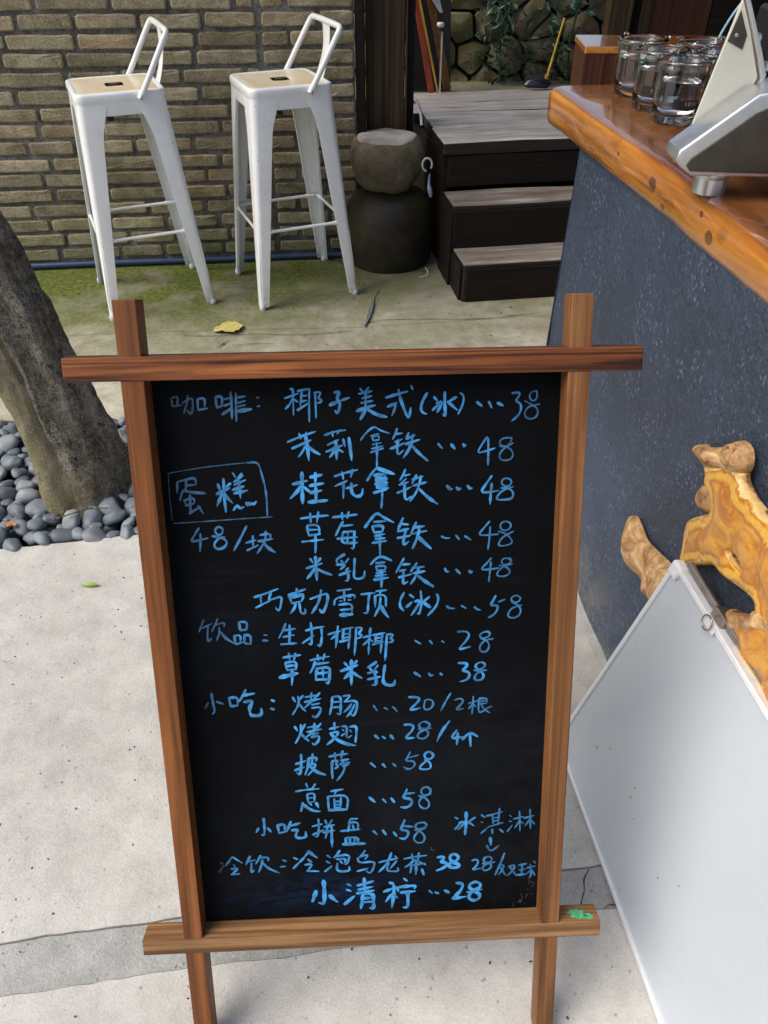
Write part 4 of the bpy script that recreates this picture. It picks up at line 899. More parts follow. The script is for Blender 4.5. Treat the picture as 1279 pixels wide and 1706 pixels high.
38.7|.8|3121,3416 3262,3411 3252,3353 3121,3227 3193,3233 3275,3258
32.6|.7|3333,3365 3314,3278 3329,3219 3407,3237 3442,3302 3426,3361 3368,3379 3329,3358;3663,3454 3601,3343 3534,3199
31.1|.65|3714,3350 3776,3376 3825,3352 3816,3302 3715,3203 3832,3225;3955,3399 3953,3264 3941,3139;3894,3295 4020,3333;3943,3275 3895,3218;3956,3281 3992,3247;4029,3359 4136,3366 4128,3290;4029,3359 4023,3140 4107,3188;4040,3322 4127,3327;4035,3283 4128,3288;4060,3264 4100,3203 4176,3145;4198,3243 4106,3203
#
38.7|.85|1641,3050 1677,2978;1776,3077 1729,2984;1720,3073 1725,2969 1685,2882 1639,2801;1717,2941 1763,2879 1819,2825;1805,3026 1965,3048;1899,3088 1880,2974;1796,2960 1986,2996;1980,3080 1904,2984 1783,2884;1853,2926 1945,2938;1845,2882 1963,2904 1936,2816 1879,2758 1857,2797
38.9|.85|2089,2994 2221,3026;2155,3084 2150,2958;2097,2932 2214,2956 2162,2862 2047,2762;2246,3025 2318,3027 2303,2863;2254,2981 2277,2953;2238,2888 2295,2923;2353,3016 2445,3028 2431,2884 2418,2780;2351,2966 2374,2938;2324,2855 2372,2887
54.5|.85|2097,2932 2162,2840 2286,2763 2417,2735
47.0|.8|2672,2879 2723,2823;2775,2852 2812,2819;2877,2870 2916,2808
39.1|.8|3055,3014 3134,3022 3186,2991 3162,2921 3053,2807 3191,2819
36.1|.65|3398,3005 3339,3058 3267,3039 3247,2984 3290,2943 3365,2953 3402,3005 3349,3053;3247,2944 3339,2932 3384,2879 3349,2813 3270,2794 3225,2834 3250,2895 3329,2941 3418,2955
39.2|.85|3650,3049 3564,2926 3515,2828 3486,2750
47.3|.8|3745,2908 3659,2783 3831,2808;3761,2867 3747,2694;3818,2766 3919,2878 4023,2802;3920,2833 3932,2652
#
43.2|.85|1623,2486 1757,2530;1703,2632 1700,2487 1677,2312 1630,2358;1608,2391 1737,2440;1798,2569 1910,2580 1894,2520;1798,2569 1786,2438 1741,2321;1854,2635 1837,2477;1787,2467 1899,2490 1849,2389 1776,2308
55.1|.85|1812,2448 1897,2353 2010,2309
43.2|.8|2068,2580 2183,2603 2315,2615;2145,2636 2147,2543;2248,2661 2224,2551;2101,2511 2184,2523 2148,2463 2186,2425 2132,2395;2105,2511 2096,2379 2101,2247;2219,2517 2322,2533;2203,2461 2337,2487;2249,2520 2237,2464;2236,2430 2326,2460;2272,2428 2243,2326 2155,2210
47.5|.8|2609,2464 2671,2397;2767,2441 2806,2387
63.5|.8|2904,2440 2939,2399
33.2|.65|3134,2608 3100,2530 3069,2469 3169,2474 3204,2422 3158,2355 3088,2345 3045,2388;3120,2524 3245,2557
39.7|.85|3433,2561 3388,2608 3328,2581 3318,2527 3368,2484 3427,2504 3443,2567 3388,2608;3324,2486 3388,2449 3411,2379 3387,2334 3264,2337 3258,2385 3348,2466
#
36.5|.85|1747,2187 1764,2123;1869,2174 1823,2109;1602,2070 1746,2094 1920,2100;1753,2019 1763,1889;1753,2023 1859,2035 1843,1902;1760,1960 1844,1965;1763,1889 1847,1902
48.0|.85|1691,1886 1660,1753;1701,1862 1753,1801 1835,1750 1915,1744;1783,1887 1805,1846;1867,1883 1897,1801
38.3|.85|2070,2051 2238,2076;2148,2064 2118,2002;2027,1971 2032,1759;2031,1971 2306,1991 2274,1748;2113,1932 2110,1791;2200,1952 2189,1787;2118,1885 2192,1893;2116,1838 2190,1844;2114,1790 2191,1796
56.3|.85|2032,1756 2278,1759
56.2|.85|2581,1933 2654,1854;2761,1896 2805,1843;2872,1908 2916,1838
48.2|.85|3085,2039 3060,1965 3029,1903 3144,1886 3154,1808 3082,1747 2998,1763;3085,1969 3185,1978
33.9|.7|3407,2020 3347,2070 3286,2044 3270,1979 3316,1930 3387,1946 3411,2015 3347,2074;3242,1929 3336,1894 3391,1809 3366,1727 3295,1723 3241,1792 3255,1874 3326,1925 3411,1954
#
44.2|.8|1077,1515 1043,1447;1153,1667 1159,1531 1150,1394 1111,1406;1200,1510 1245,1445;1334,1559 1347,1426;1338,1551 1439,1566 1427,1446;1347,1426 1436,1441;1516,1603 1487,1515 1447,1440;1477,1523 1641,1573
48.5|.8|1518,1461 1616,1473 1573,1410 1573,1330 1715,1335 1705,1433
40.4|.8|1800,1508 1937,1542;1886,1624 1891,1496 1867,1328 1824,1355;1800,1375 1953,1445;1976,1605 1998,1534;2071,1601 2024,1533;1957,1493 2100,1522;1944,1404 2101,1433;2003,1510 1992,1395 1969,1311;2060,1512 2056,1319 2055,1168
40.5|.8|2314,1604 2415,1608;2309,1592 2283,1400;2288,1545 2426,1555 2410,1419;2344,1511 2360,1438;2178,1415 2441,1434;2239,1298 2250,1195;2239,1298 2417,1314 2404,1193;2300,1295 2302,1205;2366,1304 2359,1207
61.3|.8|2201,1202 2506,1200
44.9|.8|2620,1399 2673,1336;2748,1407 2796,1325;2895,1369 2939,1296
44.8|.8|3050,1555 3019,1467 2991,1391 3089,1386 3103,1318 3047,1242 2975,1268;3045,1456 3161,1441
34.4|.65|3356,1463 3305,1509 3223,1498 3186,1447 3222,1392 3304,1410 3362,1463 3315,1513;3185,1387 3273,1358 3329,1270 3304,1181 3221,1170 3166,1237 3191,1313 3263,1388 3335,1409
40.9|.75|3733,1566 3778,1538;3734,1368 3819,1478;3789,1467 3866,1500 3830,1417 3771,1364;4009,1553 3914,1481;3912,1486 3995,1416
57.2|.85|3885,1638 3887,1475 3873,1276
32.8|.65|4090,1590 4146,1542;4092,1477 4117,1464;4091,1288 4187,1383;4158,1566 4380,1625;4244,1591 4258,1433;4338,1682 4325,1442;4255,1530 4327,1536;4256,1482 4328,1488;4182,1383 4289,1419 4395,1451;4245,1353 4251,1270;4480,1560 4508,1537;4479,1471 4510,1455;4453,1297 4520,1401;4534,1500 4670,1535;4612,1622 4628,1306;4617,1465 4554,1353;4632,1459 4674,1421;4677,1510 4814,1545;4755,1644 4772,1331;4757,1482 4692,1383
49.6|.7|4348,1344 4399,1293;4771,1469 4825,1406
58.0|.75|4221,1215 4234,1087
33.3|.65|4176,1090 4226,973 4349,1081
#
32.5|.22|530,990 561,947;493,826 566,927
32.5|.6|693,1073 643,997 586,921;700,945 722,906
40.6|.75|699,1068 760,1016 824,963;664,872 772,889 674,792;657,783 775,787
39.0|.75|933,1069 869,931;896,979 1004,1004;946,957 928,779 973,837;1076,1074 1041,1002 1002,937;1053,1038 1191,1044 1172,978;1098,999 1076,901 1034,799
40.8|.75|1099,950 1175,851 1315,777;1378,985 1421,961;1337,876 1407,880
40.9|.8|1523,1015 1576,983;1509,837 1605,942;1743,1122 1676,1020 1596,932;1716,981 1769,924;1670,891 1784,903 1707,795;1692,788 1861,775
57.2|.8|1742,1103 1784,1051 1844,999
39.4|.8|1981,1030 2034,985;1967,936 2021,899;1939,766 2044,858;2156,1102 2118,1035 2069,983;2093,1007 2297,1039 2258,887 2222,869;2105,962 2239,967 2216,894;2118,899 2098,758 2284,753 2277,834;2156,934 2189,883
37.8|.8|2504,1090 2468,1030 2421,978;2421,983 2554,1026 2496,937;2398,972 2412,879 2634,911 2617,799 2563,697 2508,755;2384,748 2538,791
39.7|.75|2686,878 2804,910 2943,933;2862,1031 2836,938 2772,816 2680,716;2824,871 2785,746 2863,719 2963,724 2943,783;2932,896 2890,836 2839,768;2909,976 2949,932
41.4|.75|3032,923 3177,951 3347,965;3143,1002 3152,905;3240,1010 3229,901;3177,904 3125,836 3047,785;3187,903 3260,850 3337,808;3110,807 3326,839;3198,870 3201,745 3196,652;3135,781 3119,681
50.0|.8|3280,741 3307,639
54.0|.95|3495,925 3592,935 3582,889 3536,841 3613,837 3624,786 3572,739 3482,706;3784,928 3737,975 3675,954 3665,897 3697,845 3759,855 3794,915 3748,972;3666,839 3760,817 3806,777 3760,737 3677,751 3639,791 3676,821 3722,844
38.4|.75|3974,844 4030,866 4066,832 4042,753 3966,686 4100,712
35.1|.65|4253,873 4207,908 4145,886 4135,824 4178,791 4236,814 4260,872 4207,913;4119,787 4209,795 4258,747 4211,682 4149,667 4116,712 4153,768 4297,811
38.5|.7|4425,952 4396,848 4357,737 4302,589
33.6|.6|4346,750 4430,754 4401,659 4346,591;4357,737 4452,576;4483,726 4577,751 4559,664 4477,575;4493,736 4597,569;4626,736 4738,756;4678,741 4677,575;4639,655 4731,668;4747,688 4866,712;4792,741 4810,520 4770,532;4785,635 4746,586;4838,794 4864,762
42.3|.6|4595,574 4744,586;4812,651 4862,555
#
70.7|1|1806,449 1781,361 1746,268;1917,614 1923,405 1911,213 1839,243;1990,363 2040,297 2097,242;2194,199 2335,333
54.1|1|2243,541 2292,508;2229,448 2289,419;2381,509 2486,536 2606,573;2478,630 2483,402;2390,440 2594,480;2367,377 2613,415
62.8|1|2451,360 2441,224 2419,117;2450,352 2597,363 2599,242 2602,86 2546,121;2459,283 2581,294;2457,218 2580,225
58.7|1|2743,383 2838,422 2927,455;2829,537 2896,508 2882,304 2854,107;2847,332 2772,215;2883,330 2935,271;3029,595 3074,549;2937,455 2947,385;2943,449 3069,461 3199,467 3174,412;2980,358 3188,370
67.3|1|3079,358 3084,216 3076,92 3019,103
67.4|.9|3384,368 3426,322;3468,338 3510,318;3601,364 3662,323
59.0|1|3762,484 3847,472 3852,408 3785,296 3686,205 3796,231 3896,246
55.0|1|4105,433 4047,495 3963,466 3936,403 3986,350 4070,366 4115,433 4047,492;3916,315 4018,322 4092,280 4094,202 4020,162 3945,197 3938,262 3996,336 4123,355
24.8|.15|3410,1095 3416,1028 3461,1061"""
def chaik_open(P, it):
    for _ in range(it):
        Q = [P[0]]
        for a, b in zip(P[:-1], P[1:]): Q += [a*.75+b*.25, a*.25+b*.75]
        Q.append(P[-1]); P = Q
    return P
WINK = WSIGN @ Matrix.Translation((0, 0, -.0298))
cnt = 0
for blk in INK.strip().split('#'):
    blk = blk.strip()
    if not blk: continue
    strokes = []
    for ln in blk.split('\n'):
        w_, s_, g_ = ln.split('|')
        for stx in g_.split(';'):
            P = [Vector((float(p.split(',')[0])*1e-4, float(p.split(',')[1])*1e-4)) for p in stx.split()]
            strokes.append((min(p.x for p in P), max(p.x for p in P), min(p.y for p in P), float(w_)*1e-4, float(s_), P))
    strokes.sort(key=lambda q: q[0]); words = []; xmax = -9
    for q in strokes:
        if q[0] > xmax+.0105: words.append([])
        words[-1].append(q); xmax = max(xmax, q[1])
    for word in words:
        bm = bmesh.new(); lay = bm.verts.layers.float.new('ink')
        for _a, _b, _c, w_, s_, P in word:
            P = chaik_open(P, 3 if len(P) > 4 else 2)
            tot = sum((b-a).length for a, b in zip(P[:-1], P[1:]))
            # resample at ~1 mm so the width can vary along the stroke
            Q = [P[0]]; n = max(4, int(tot/.0011)); acc = 0.; k = 0; tgt = tot/n; pos = P[0]
            segs = [(b-a).length for a, b in zip(P[:-1], P[1:])]; cum = [0]
            for L in segs: cum.append(cum[-1]+L)
            Q = []
            for i in range(n+1):
                d = tot*i/n; j = 0
                while j < len(segs)-1 and cum[j+1] < d: j += 1
                t = (d-cum[j])/max(segs[j], 1e-9); Q.append(P[j].lerp(P[j+1], min(1, t)))
            cnt += 1; z = .00008+(cnt % 9)*.00005; ph = rnd.uniform(0, 99)
            cap = w_*.45; prev = None
            for i, p in enumerate(Q):
                a = Q[max(i-1, 0)]; b = Q[min(i+1, n)]; t = (b-a)
                if t.length < 1e-9: continue
                t.normalize(); nn = Vector((-t.y, t.x)); d = tot*i/n
                ww = w_*.5*(.80+.42*noise.noise(Vector((d*130, ph, 0)))+.12*noise.noise(Vector((d*900, ph, 3))))
                e = min(d, tot-d); ww *= min(1., .55+.45*math.sqrt(max(0., min(1, e/cap))))
                if tot-d < w_*1.6: ww *= .62+.38*(tot-d)/(w_*1.6)
                pp = p - t*cap*.4 if i == 0 else (p+t*cap*.3 if i == n else p)
                va = bm.verts.new((pp.x+nn.x*ww, pp.y+nn.y*ww, z+d*.0012)); vb = bm.verts.new((pp.x-nn.x*ww, pp.y-nn.y*ww, z+d*.0012))
                va[lay] = vb[lay] = s_*(1.02+.5*noise.noise(Vector((d*90, ph, 7))))
                if prev: bm.faces.new((prev[0], prev[1], vb, va))
                prev = (va, vb)
        for f in bm.faces:
            f.normal_update()
            if f.normal.z < 0: f.normal_flip()
        put('handwritten_word', from_bm(bm), 'ink', panel, WINK)
# scraps of wiped paint on the panel
for u, v_, sx_, sy_, sd_ in ((.475, .022, .006, .010, 1), (.482, .045, .003, .004, 2), (.468, .012, .008, .003, 3)):
    bm = bmesh.new(); r_ = random.Random(sd_)
    for _ in range(7):
        x, y = r_.gauss(0, sx_), r_.gauss(0, sy_); a = r_.uniform(0, 3); L, w_ = r_.uniform(.001, .004), .0005
        dx, dy = math.cos(a), math.sin(a); z = _*2e-5
        if not (-.02 < x < .008): continue
        bm.faces.new([bm.verts.new((x+dx*L*i+dy*w_*j, y+dy*L*i-dx*w_*j, z)) for i, j in ((-1, -1), (1, -1), (1, 1), (-1, 1))][::-1])
    bmesh.ops.recalc_face_normals(bm, faces=bm.faces[:])
    put('scuff_mark', from_bm(bm), 'soil', panel, WSIGN @ Matrix.Translation((u, v_, -.0295)))

# ============================================================ WHITEBOARD
A_ = Vector((.4582, .8643, .4901)); B_ = Vector((.338, .8697, .0148)); bd = Vector((.1486, -.9880, -.030)).normalized(); bu = (A_-B_); H_ = bu.length; bu = (bu-bd*bu.dot(bd)).normalized(); bn = bd.cross(bu)
if bn.x > 0: bn = -bn
# local frame: x along the board (towards the camera), y up the board, z out of its face
WB = frame_mat(B_, bd, bu, bn) if bd.cross(bu).dot(bn) > 0 else frame_mat(B_, bd, bu, bn)
LB_ = .72
wbt = thing('whiteboard', 'blank white framed board leaning on its side against the counter, bottom right', 'whiteboard', (B_.x, .5, 0))
if bd.cross(bu).dot(bn) < 0:
    WB = frame_mat(B_+bd*LB_, -bd, bu, bn); flip = True
else: flip = False
put('writing_surface', box(LB_-.012, H_-.012, .008, org=(LB_/2, H_/2, -.006)), 'wb', wbt, WB)
fw = .009
for nm, dx, dy, ox, oy in (('frame_rail', LB_-.02, fw, LB_/2, fw/2), ('frame_rail', LB_-.02, fw, LB_/2, H_-fw/2), ('frame_rail', fw, H_-.02, fw/2, H_/2), ('frame_rail', fw, H_-.02, LB_-fw/2, H_/2)):
    put(nm, box(dx, dy, .016, .0022, 3, org=(ox, oy, -.0055)), 'alu', wbt, WB)
for cx, cy in ((.012, .012), (LB_-.012, .012), (.012, H_-.012), (LB_-.012, H_-.012)):
    put('corner_cap', box(.026, .026, .0195, .006, 4, org=(cx+(-.001 if cx < .1 else .001), cy+(-.001 if cy < .1 else .001), -.0055)), 'grey_cap', wbt, WB)
    put('rivet', lathe([(0, .0012), (.0018, .001), (.0022, 0)], 12), 'metal', wbt, WB @ Matrix.Translation((cx+.014*(1 if cx < .1 else -1), cy-.002*(1 if cy > .1 else -1), .0042)), smooth=180)
# chrome tube and its clamp along the top back edge
put('easel_tube', tube_mesh([(.016 if not flip else LB_-.016, H_+.0075, -.014), (LB_ if not flip else 0, H_+.0075, -.014)], .0062, 16), 'tube', wbt, WB, smooth=60)
xk = .125 if not flip else LB_-.125
put('clamp_block', box(.030, .020, .020, .003, 2, org=(xk, H_+.008, -.012)), 'tube', wbt, WB)
put('clamp_plate', box(.034, .012, .002, .0006, 2, org=(xk, H_-.007, .0038)), 'alu', wbt, WB)
put('clamp_ring', tube_mesh([(xk+.011*math.cos(a), H_-.004+.011*math.sin(a), .009) for a in [2*PI*i/24 for i in range(25)]], .0012, 8), 'tube', wbt, WB, smooth=60)
sp_ = leaves(0, 0, 0, 0, 0, 0, 0, .01, 1)
def speck(x, y, L, a, mat, nm='dried_speck'):
    bm = bmesh.new(); vs = []
    for i in range(10):
        t = 2*PI*i/10; r_ = (1+.3*noise.noise(Vector((math.cos(t)*3, math.sin(t)*3, x*50))))
        px_, py_ = L*math.cos(t)*r_, L*.45*math.sin(t)*r_; vs.append(bm.verts.new((px_*math.cos(a)-py_*math.sin(a), px_*math.sin(a)+py_*math.cos(a), 0)))
    c_ = bm.verts.new((0, 0, .0006))
    for i in range(10): bm.faces.new((c_, vs[i], vs[(i+1) % 10]))
    XX = x if not flip else LB_-x
    put(nm, from_bm(bm), mat, wbt, WB @ Matrix.Translation((XX, y, -.0018)))
for x, y, L, a, mt in ((.115, .145, .0035, .4, 'greenleaf'), (.20, .165, .0028, 1.2, 'greenleaf'), (.205, .145, .0038, 1.9, 'greenleaf'), (.09, .11, .004, 2.2, 'fern2'), (.27, .215, .0022, .3, 'metal'), (.33, .13, .0022, .8, 'label'), (.235, .13, .003, .8, 'strip'), (.36, .17, .002, .9, 'label'), (.03, .10, .0016, .2, 'brownleaf'), (.05, .14, .0012, .2, 'metal'), (.30, .02, .0016, .1, 'label')):
    speck(x, y, L, a, mt)

# ============================================================ BAR STOOLS
def rsq(h, r_, n=6):
    out = []
    for cx, cy, a0 in ((h-r_, h-r_, 0), (-h+r_, h-r_, PI/2), (-h+r_, -h+r_, PI), (h-r_, -h+r_, 3*PI/2)):
        for i in range(n+1): a = a0+PI/2*i/n; out.append((cx+r_*math.cos(a), cy+r_*math.sin(a)))
    return out
def loft_sq(lay, cap_top=True, cap_bot=False, n=6):
    bm = bmesh.new(); rings = [[bm.verts.new((x, y, z)) for x, y in rsq(h, r_, n)] for h, r_, z in lay]
    for a, b in zip(rings[:-1], rings[1:]):
        m_ = len(a)
        for i in range(m_): j = (i+1) % m_; bm.faces.new((a[i], a[j], b[j], b[i]))
    if cap_top: bm.faces.new(rings[-1])
    if cap_bot: bm.faces.new(rings[0][::-1])
    bmesh.ops.recalc_face_normals(bm, faces=bm.faces[:]); return from_bm(bm)
HS = .760
def leg_mesh(sx_, sy_):
    bm = bmesh.new(); rings = []
    for i in range(25):
        t = i/24; z = .012+.716*t
        a = .203+(.1485-.203)*t; w = .034+.044*t+.022*max(0, t-.86)/.14
        r_ = .012+.014*t; lip = .010
        pts = [(a-w, a-lip), (a-w, a)] + [(a-r_+r_*math.sin(PI/2*k/6), a-r_+r_*math.cos(PI/2*k/6)) for k in range(7)] + [(a, a-w), (a-lip, a-w)]
        rings.append([bm.verts.new((x*sx_, y*sy_, z)) for x, y in pts])
    for A, B in zip(rings[:-1], rings[1:]):
        for k in range(len(A)-1): bm.faces.new((A[k], A[k+1], B[k+1], B[k]))
    bmesh.ops.recalc_face_normals(bm, faces=bm.faces[:])
    bmesh.ops.solidify(bm, geom=bm.faces[:], thickness=.0018)
    return from_bm(bm)
def make_stool():
    t = thing('bar_stool', 'x', 'bar stool')
    put('seat', loft_sq([(.1490, .028, .727), (.1500, .030, .734), (.1515, .032, .738), (.1518, .033, .752), (.1495, .032, .7585), (.1450, .030, .7605), (.1340, .026, .7600), (.1315, .024, .7580)], True), 'white', t, smooth=50)
    put('seat_top', loft_sq([(.1305, .024, .7572), (.1305, .024, .7588), (.1285, .022, .7594), (.11, .02, .7585), (.03, .01, .7580)], True), 'seat', t, smooth=50)
    hs = prism([(x*1.0, y*.62) for x, y in rsq(.018, .008)], .7585, .7600, .0004); put('hand_slot', hs, 'tube', t)
    put('apron', loft_sq([(.1470, .026, .690), (.1480, .027, .700), (.1486, .027, .728)], False), 'white', t, smooth=50)
    for sx_ in (-1, 1):
        for sy_ in (-1, 1):
            lg = put('leg', leg_mesh(sx_, sy_), 'white', t, smooth=50)
            put('foot_cap', lathe([(0, 0), (.011, 0), (.013, .004), (.014, .014), (.010, .022), (0, .022)], 16), 'grey_cap', lg, WM[t.name] @ Matrix.Translation((sx_*.193, sy_*.193, 0)), smooth=50)
            rb = [((.2035-.012*z_/.26*.9)*sx_*1.0, (.2035-.012*z_/.26*.9)*sy_, z_) for z_ in (.04, .26)]
            c_ = [Vector((sx_*(.1995-.0761*z_), sy_*(.1995-.0761*z_), z_)) for z_ in (.05, .15, .26)]
            put('pressed_rib', tube_mesh([v_+Vector((sx_*-.0006, sy_*-.0006, 0)) for v_ in c_], [.0022, .0032, .0015], 8), 'white', lg, WM[t.name], smooth=180)
    z_ = .29; a = .203-.0761*z_-.008
    for x0, y0, x1, y1 in ((-a, -a, a, -a), (-a, a, a, a), (-a, -a, -a, a), (a, -a, a, a)):
        p0, p1 = Vector((x0, y0, z_)), Vector((x1, y1, z_)); d = (p1-p0)
        P = [p0+d*k for k in (.03, .13, .17, .5, .83, .87, .97)]
        put('footrest_rail', tube_mesh(P, [.0085, .0082, .0058, .0058, .0058, .0082, .0085], 12), 'white', t, smooth=60)
    for s_ in (1, -1): put('cross_brace', tube_mesh([(-.13, -.13*s_, .688), (0, 0, .672), (.13, .13*s_, .688)], .004, 8), 'white', t, smooth=60)
    for px_, py_ in ((-.045, -.13), (.10, -.13)): put('stacking_stop', lathe([(0, -.012), (.010, -.010), (.011, .006), (0, .008)], 12), 'rubber', t, WM[t.name] @ Matrix.Translation((px_, py_, .683)), smooth=60)
    P = [(.062, -.157, .738), (.085, -.157, .775), (.176, -.152, .905)]
    loop = smooth_path([(.060, -.1575, .736), (.10, -.157, .796), (.168, -.154, .902), (.1815, -.150, .9215), (.184, -.118, .924), (.184, .118, .924), (.1815, .150, .9215), (.168, .154, .902), (.10, .157, .796), (.060, .1575, .736)], 2)
    put('backrest_tube', tube_mesh(loop, .0098, 12), 'white', t, smooth=60)
    for s_ in (-1, 1):
        put('bolt', lathe([(0, .005), (.004, .0045), (.0055, .002), (.0055, -.004)], 12), 'metal', t, WM[t.name] @ Matrix.Translation((.0625, s_*.168, .740)) @ Matrix.Rotation(-s_*PI/2, 4, 'X'), smooth=40)
    bm = bmesh.new(); rows = []
    for i in range(13):
        k = i/12; z = .752+.172*k; x = .150+.034*k+.012*math.sin(PI*k); w = .031+.006*math.cos(PI*k)**2
        rows.append([bm.verts.new((x+.004*math.cos(PI*j/6*1.0-PI/2)*-1, -w+2*w*j/6, z)) for j in range(7)])
    for A, B in zip(rows[:-1], rows[1:]):
        for j in range(6): bm.faces.new((A[j], A[j+1], B[j+1], B[j]))
    bmesh.ops.recalc_face_normals(bm, faces=bm.faces[:]); bmesh.ops.solidify(bm, geom=bm.faces[:], thickness=.002)
    put('back_splat', from_bm(bm), 'white', t, smooth=50)
    return t
def copy_tree(o, parent=None):
    c = o.copy(); link(c); c.parent = parent
    for ch in [q for q in bpy.data.objects if q.parent == o]: copy_tree(ch, c)
    return c
sA = make_stool(); sB = copy_tree(sA)
sA.location = (-.935, 2.985, 0); sA.rotation_euler = (0, 0, .40); tag(sA, 'left white metal bar stool with low back, beside the tree trunk', 'bar stool', 'white metal bar stools against the brick wall')
sB.location = (-.371, 3.075, 0); sB.rotation_euler = (0, 0, .395); tag(sB, 'right white metal bar stool with low back, beside the stone drum', 'bar stool', 'white metal bar stools against the brick wall')

# ============================================================ STONE DRUM ON JAR
jr = lathe([(0, 0), (.172, 0), (.184, .03), (.190, .11), (.186, .19), (.172, .25), (.145, .285), (.10, .30), (0, .302)], 48, jit=.004, seed=2)
o = put('glazed_jar', jr, 'jar', None, Matrix.Translation((.022, 3.345, 0)), smooth=60); tag(o, 'large dark upturned jar on the ground between stools and steps', 'jar')
dr = thing('stone_drum', 'rounded grey-brown stone drum seat standing on the dark jar', 'stone drum', (.012, 3.355, .300))
put('drum_body', lathe([(0, 0), (.088, 0), (.104, .008), (.122, .030), (.138, .06), (.148, .09), (.153, .115), (.151, .14), (.143, .165), (.130, .186), (.118, .197)], 64, jit=.014, seed=5), 'drumstone', dr, smooth=60)
put('drum_top', lathe([(.121, .190), (.116, .199), (.104, .204), (.06, .207), (0, .207)], 64, jit=.010, seed=5), 'drumtop', dr, smooth=60)

# ============================================================ TREE AND PEBBLES
tr = thing('tree', 'leaning mossy tree trunk rising from the pebble bed at the left edge', 'tree', (-.80, 1.70, 0))
bm = bmesh.new(); lay = bm.verts.layers.float.new('moss'); NR, NS = 150, 96; rings = []
def axis(z):
    return Vector((-.828-.10*z-.10*z*z, 1.705+.02*z, z))
for i in range(NR+1):
    z = -.08+2.9*i/NR; c_ = axis(z); rad = .102+.030*math.exp(-max(0, z+.02)*7.)-.008*z
    ring = []
    for k in range(NS):
        a = 2*PI*k/NS
        rr = rad*(1+.075*math.sin(3*a+1.2+z*.7)+.045*math.sin(5*a-z*1.6)+.03*math.sin(9*a+z*2))
        p = Vector((math.cos(a), math.sin(a), 0)); q = c_+p*rr
        q += p*(.010*noise.noise(Vector((q.x*16, q.y*16, q.z*6)))+.006*noise.noise(Vector((q.x*45, q.y*45, q.z*30))))
        if -2.5 < a-PI*0 < 99:
            # ragged vertical scar on the side facing the camera
            da = (a-(PI*1.50+.12*z+.05*math.sin(z*19)))
            if z > .10: q += p*(-.016*math.exp(-(da/.055)**2)+.009*math.exp(-((da-.14)/.07)**2))*min(1, (z-.10)*6)*(.8+.6*noise.noise(Vector((z*30, 0, 0))))
        v = bm.verts.new(q); v[lay] = max(0., min(1., (1.25 if PI*.75 < a < PI*1.50+.12*z+.04*math.sin(z*31)+.35*max(0, .25-z) else 0)*max(0, 1.15-z*1.3)+.25*(z < .12))); ring.append(v)
    rings.append(ring)
for A, B in zip(rings[:-1], rings[1:]):
    for k in range(NS): bm.faces.new((A[k], A[(k+1) % NS], B[(k+1) % NS], B[k]))
put('trunk', from_bm(bm), 'bark', tr, Matrix(), smooth=180)
# limbs and crown well above the picture
for a, L, s_ in ((2.4, 1.3, 1), (.6, 1.1, 2), (4.0, 1.2, 3), (5.3, 1.0, 4)):
    p0 = axis(2.6); P = [p0, p0+Vector((math.cos(a)*L*.45, math.sin(a)*L*.45, .45)), p0+Vector((math.cos(a)*L, math.sin(a)*L, 1.1))]
    put('limb', tube_mesh(smooth_path(P, 2), [.06-.05*i/8 for i in range(9)] if False else .035, 10), 'bark', tr, Matrix(), smooth=180)
bmc = leaves(2600, axis(2.6).x, axis(2.6).y, 3.75, .75, .75, .38, .085, 9, .3)
put('crown', bmc, 'fern', tr, Matrix())

def pebble_mesh(seed):
    r_ = random.Random(seed); bm = bmesh.new(); bmesh.ops.create_icosphere(bm, subdivisions=3, radius=1)
    ax, ay, az = 1, r_.uniform(.58, .92), r_.uniform(.38, .62)
    for v in bm.verts:
        n_ = noise.noise(v.co*.9+Vector((seed*2.3, 0, 0))); c_ = v.co.copy(); c_ *= 1+.34*n_+.10*noise.noise(v.co*2.2+Vector((0, seed*1.3, 5)))
        c_ = Vector((math.copysign(abs(c_.x)**.94, c_.x)*ax, c_.y*ay, c_.z*az)); v.co = c_
    me = from_bm(bm, 'pebble'); me.materials.append(M['pebble'])
    for p in me.polygons: p.use_smooth = True
    return me
PM = [pebble_mesh(s_) for s_ in range(14)]
rp = random.Random(5); placed = []
def front(x): return 1.432+(x+.972)*.157
def try_place(n, zlo, zhi, rmin, rmax, gap, lim):
    c_ = 0
    for _ in range(n):
        x = rp.uniform(-1.45, -.575); y = rp.uniform(front(x)+.012, 2.02); r_ = rp.uniform(rmin, rmax); z = rp.uniform(zlo, zhi)
        if (Vector((x, y))-Vector((-.83, 1.705))).length < .12+r_*.4: continue
        if any((x-a)**2+(y-b)**2+((z-d)*1.4)**2 < ((r_+c)*gap)**2 for a, b, c, d in placed): continue
        placed.append((x, y, r_, z)); c_ += 1
        if c_ >= lim: break
try_place(12000, -.012, .008, .025, .043, .70, 150)
try_place(14000, -.018, .012, .016, .028, .66, 148)
for x, y, r_, z in placed:
    o = bpy.data.objects.new('pebble', rp.choice(PM)); link(o); o.location = (x, y, z); o.scale = (r_, r_, r_)
    o.rotation_euler = (rp.uniform(-.6, .6), rp.uniform(-.6, .6), rp.uniform(0, 6.3))
    tag(o, 'smooth blue-grey river pebble in the bed around the tree trunk', 'pebble', 'river pebbles around the tree')
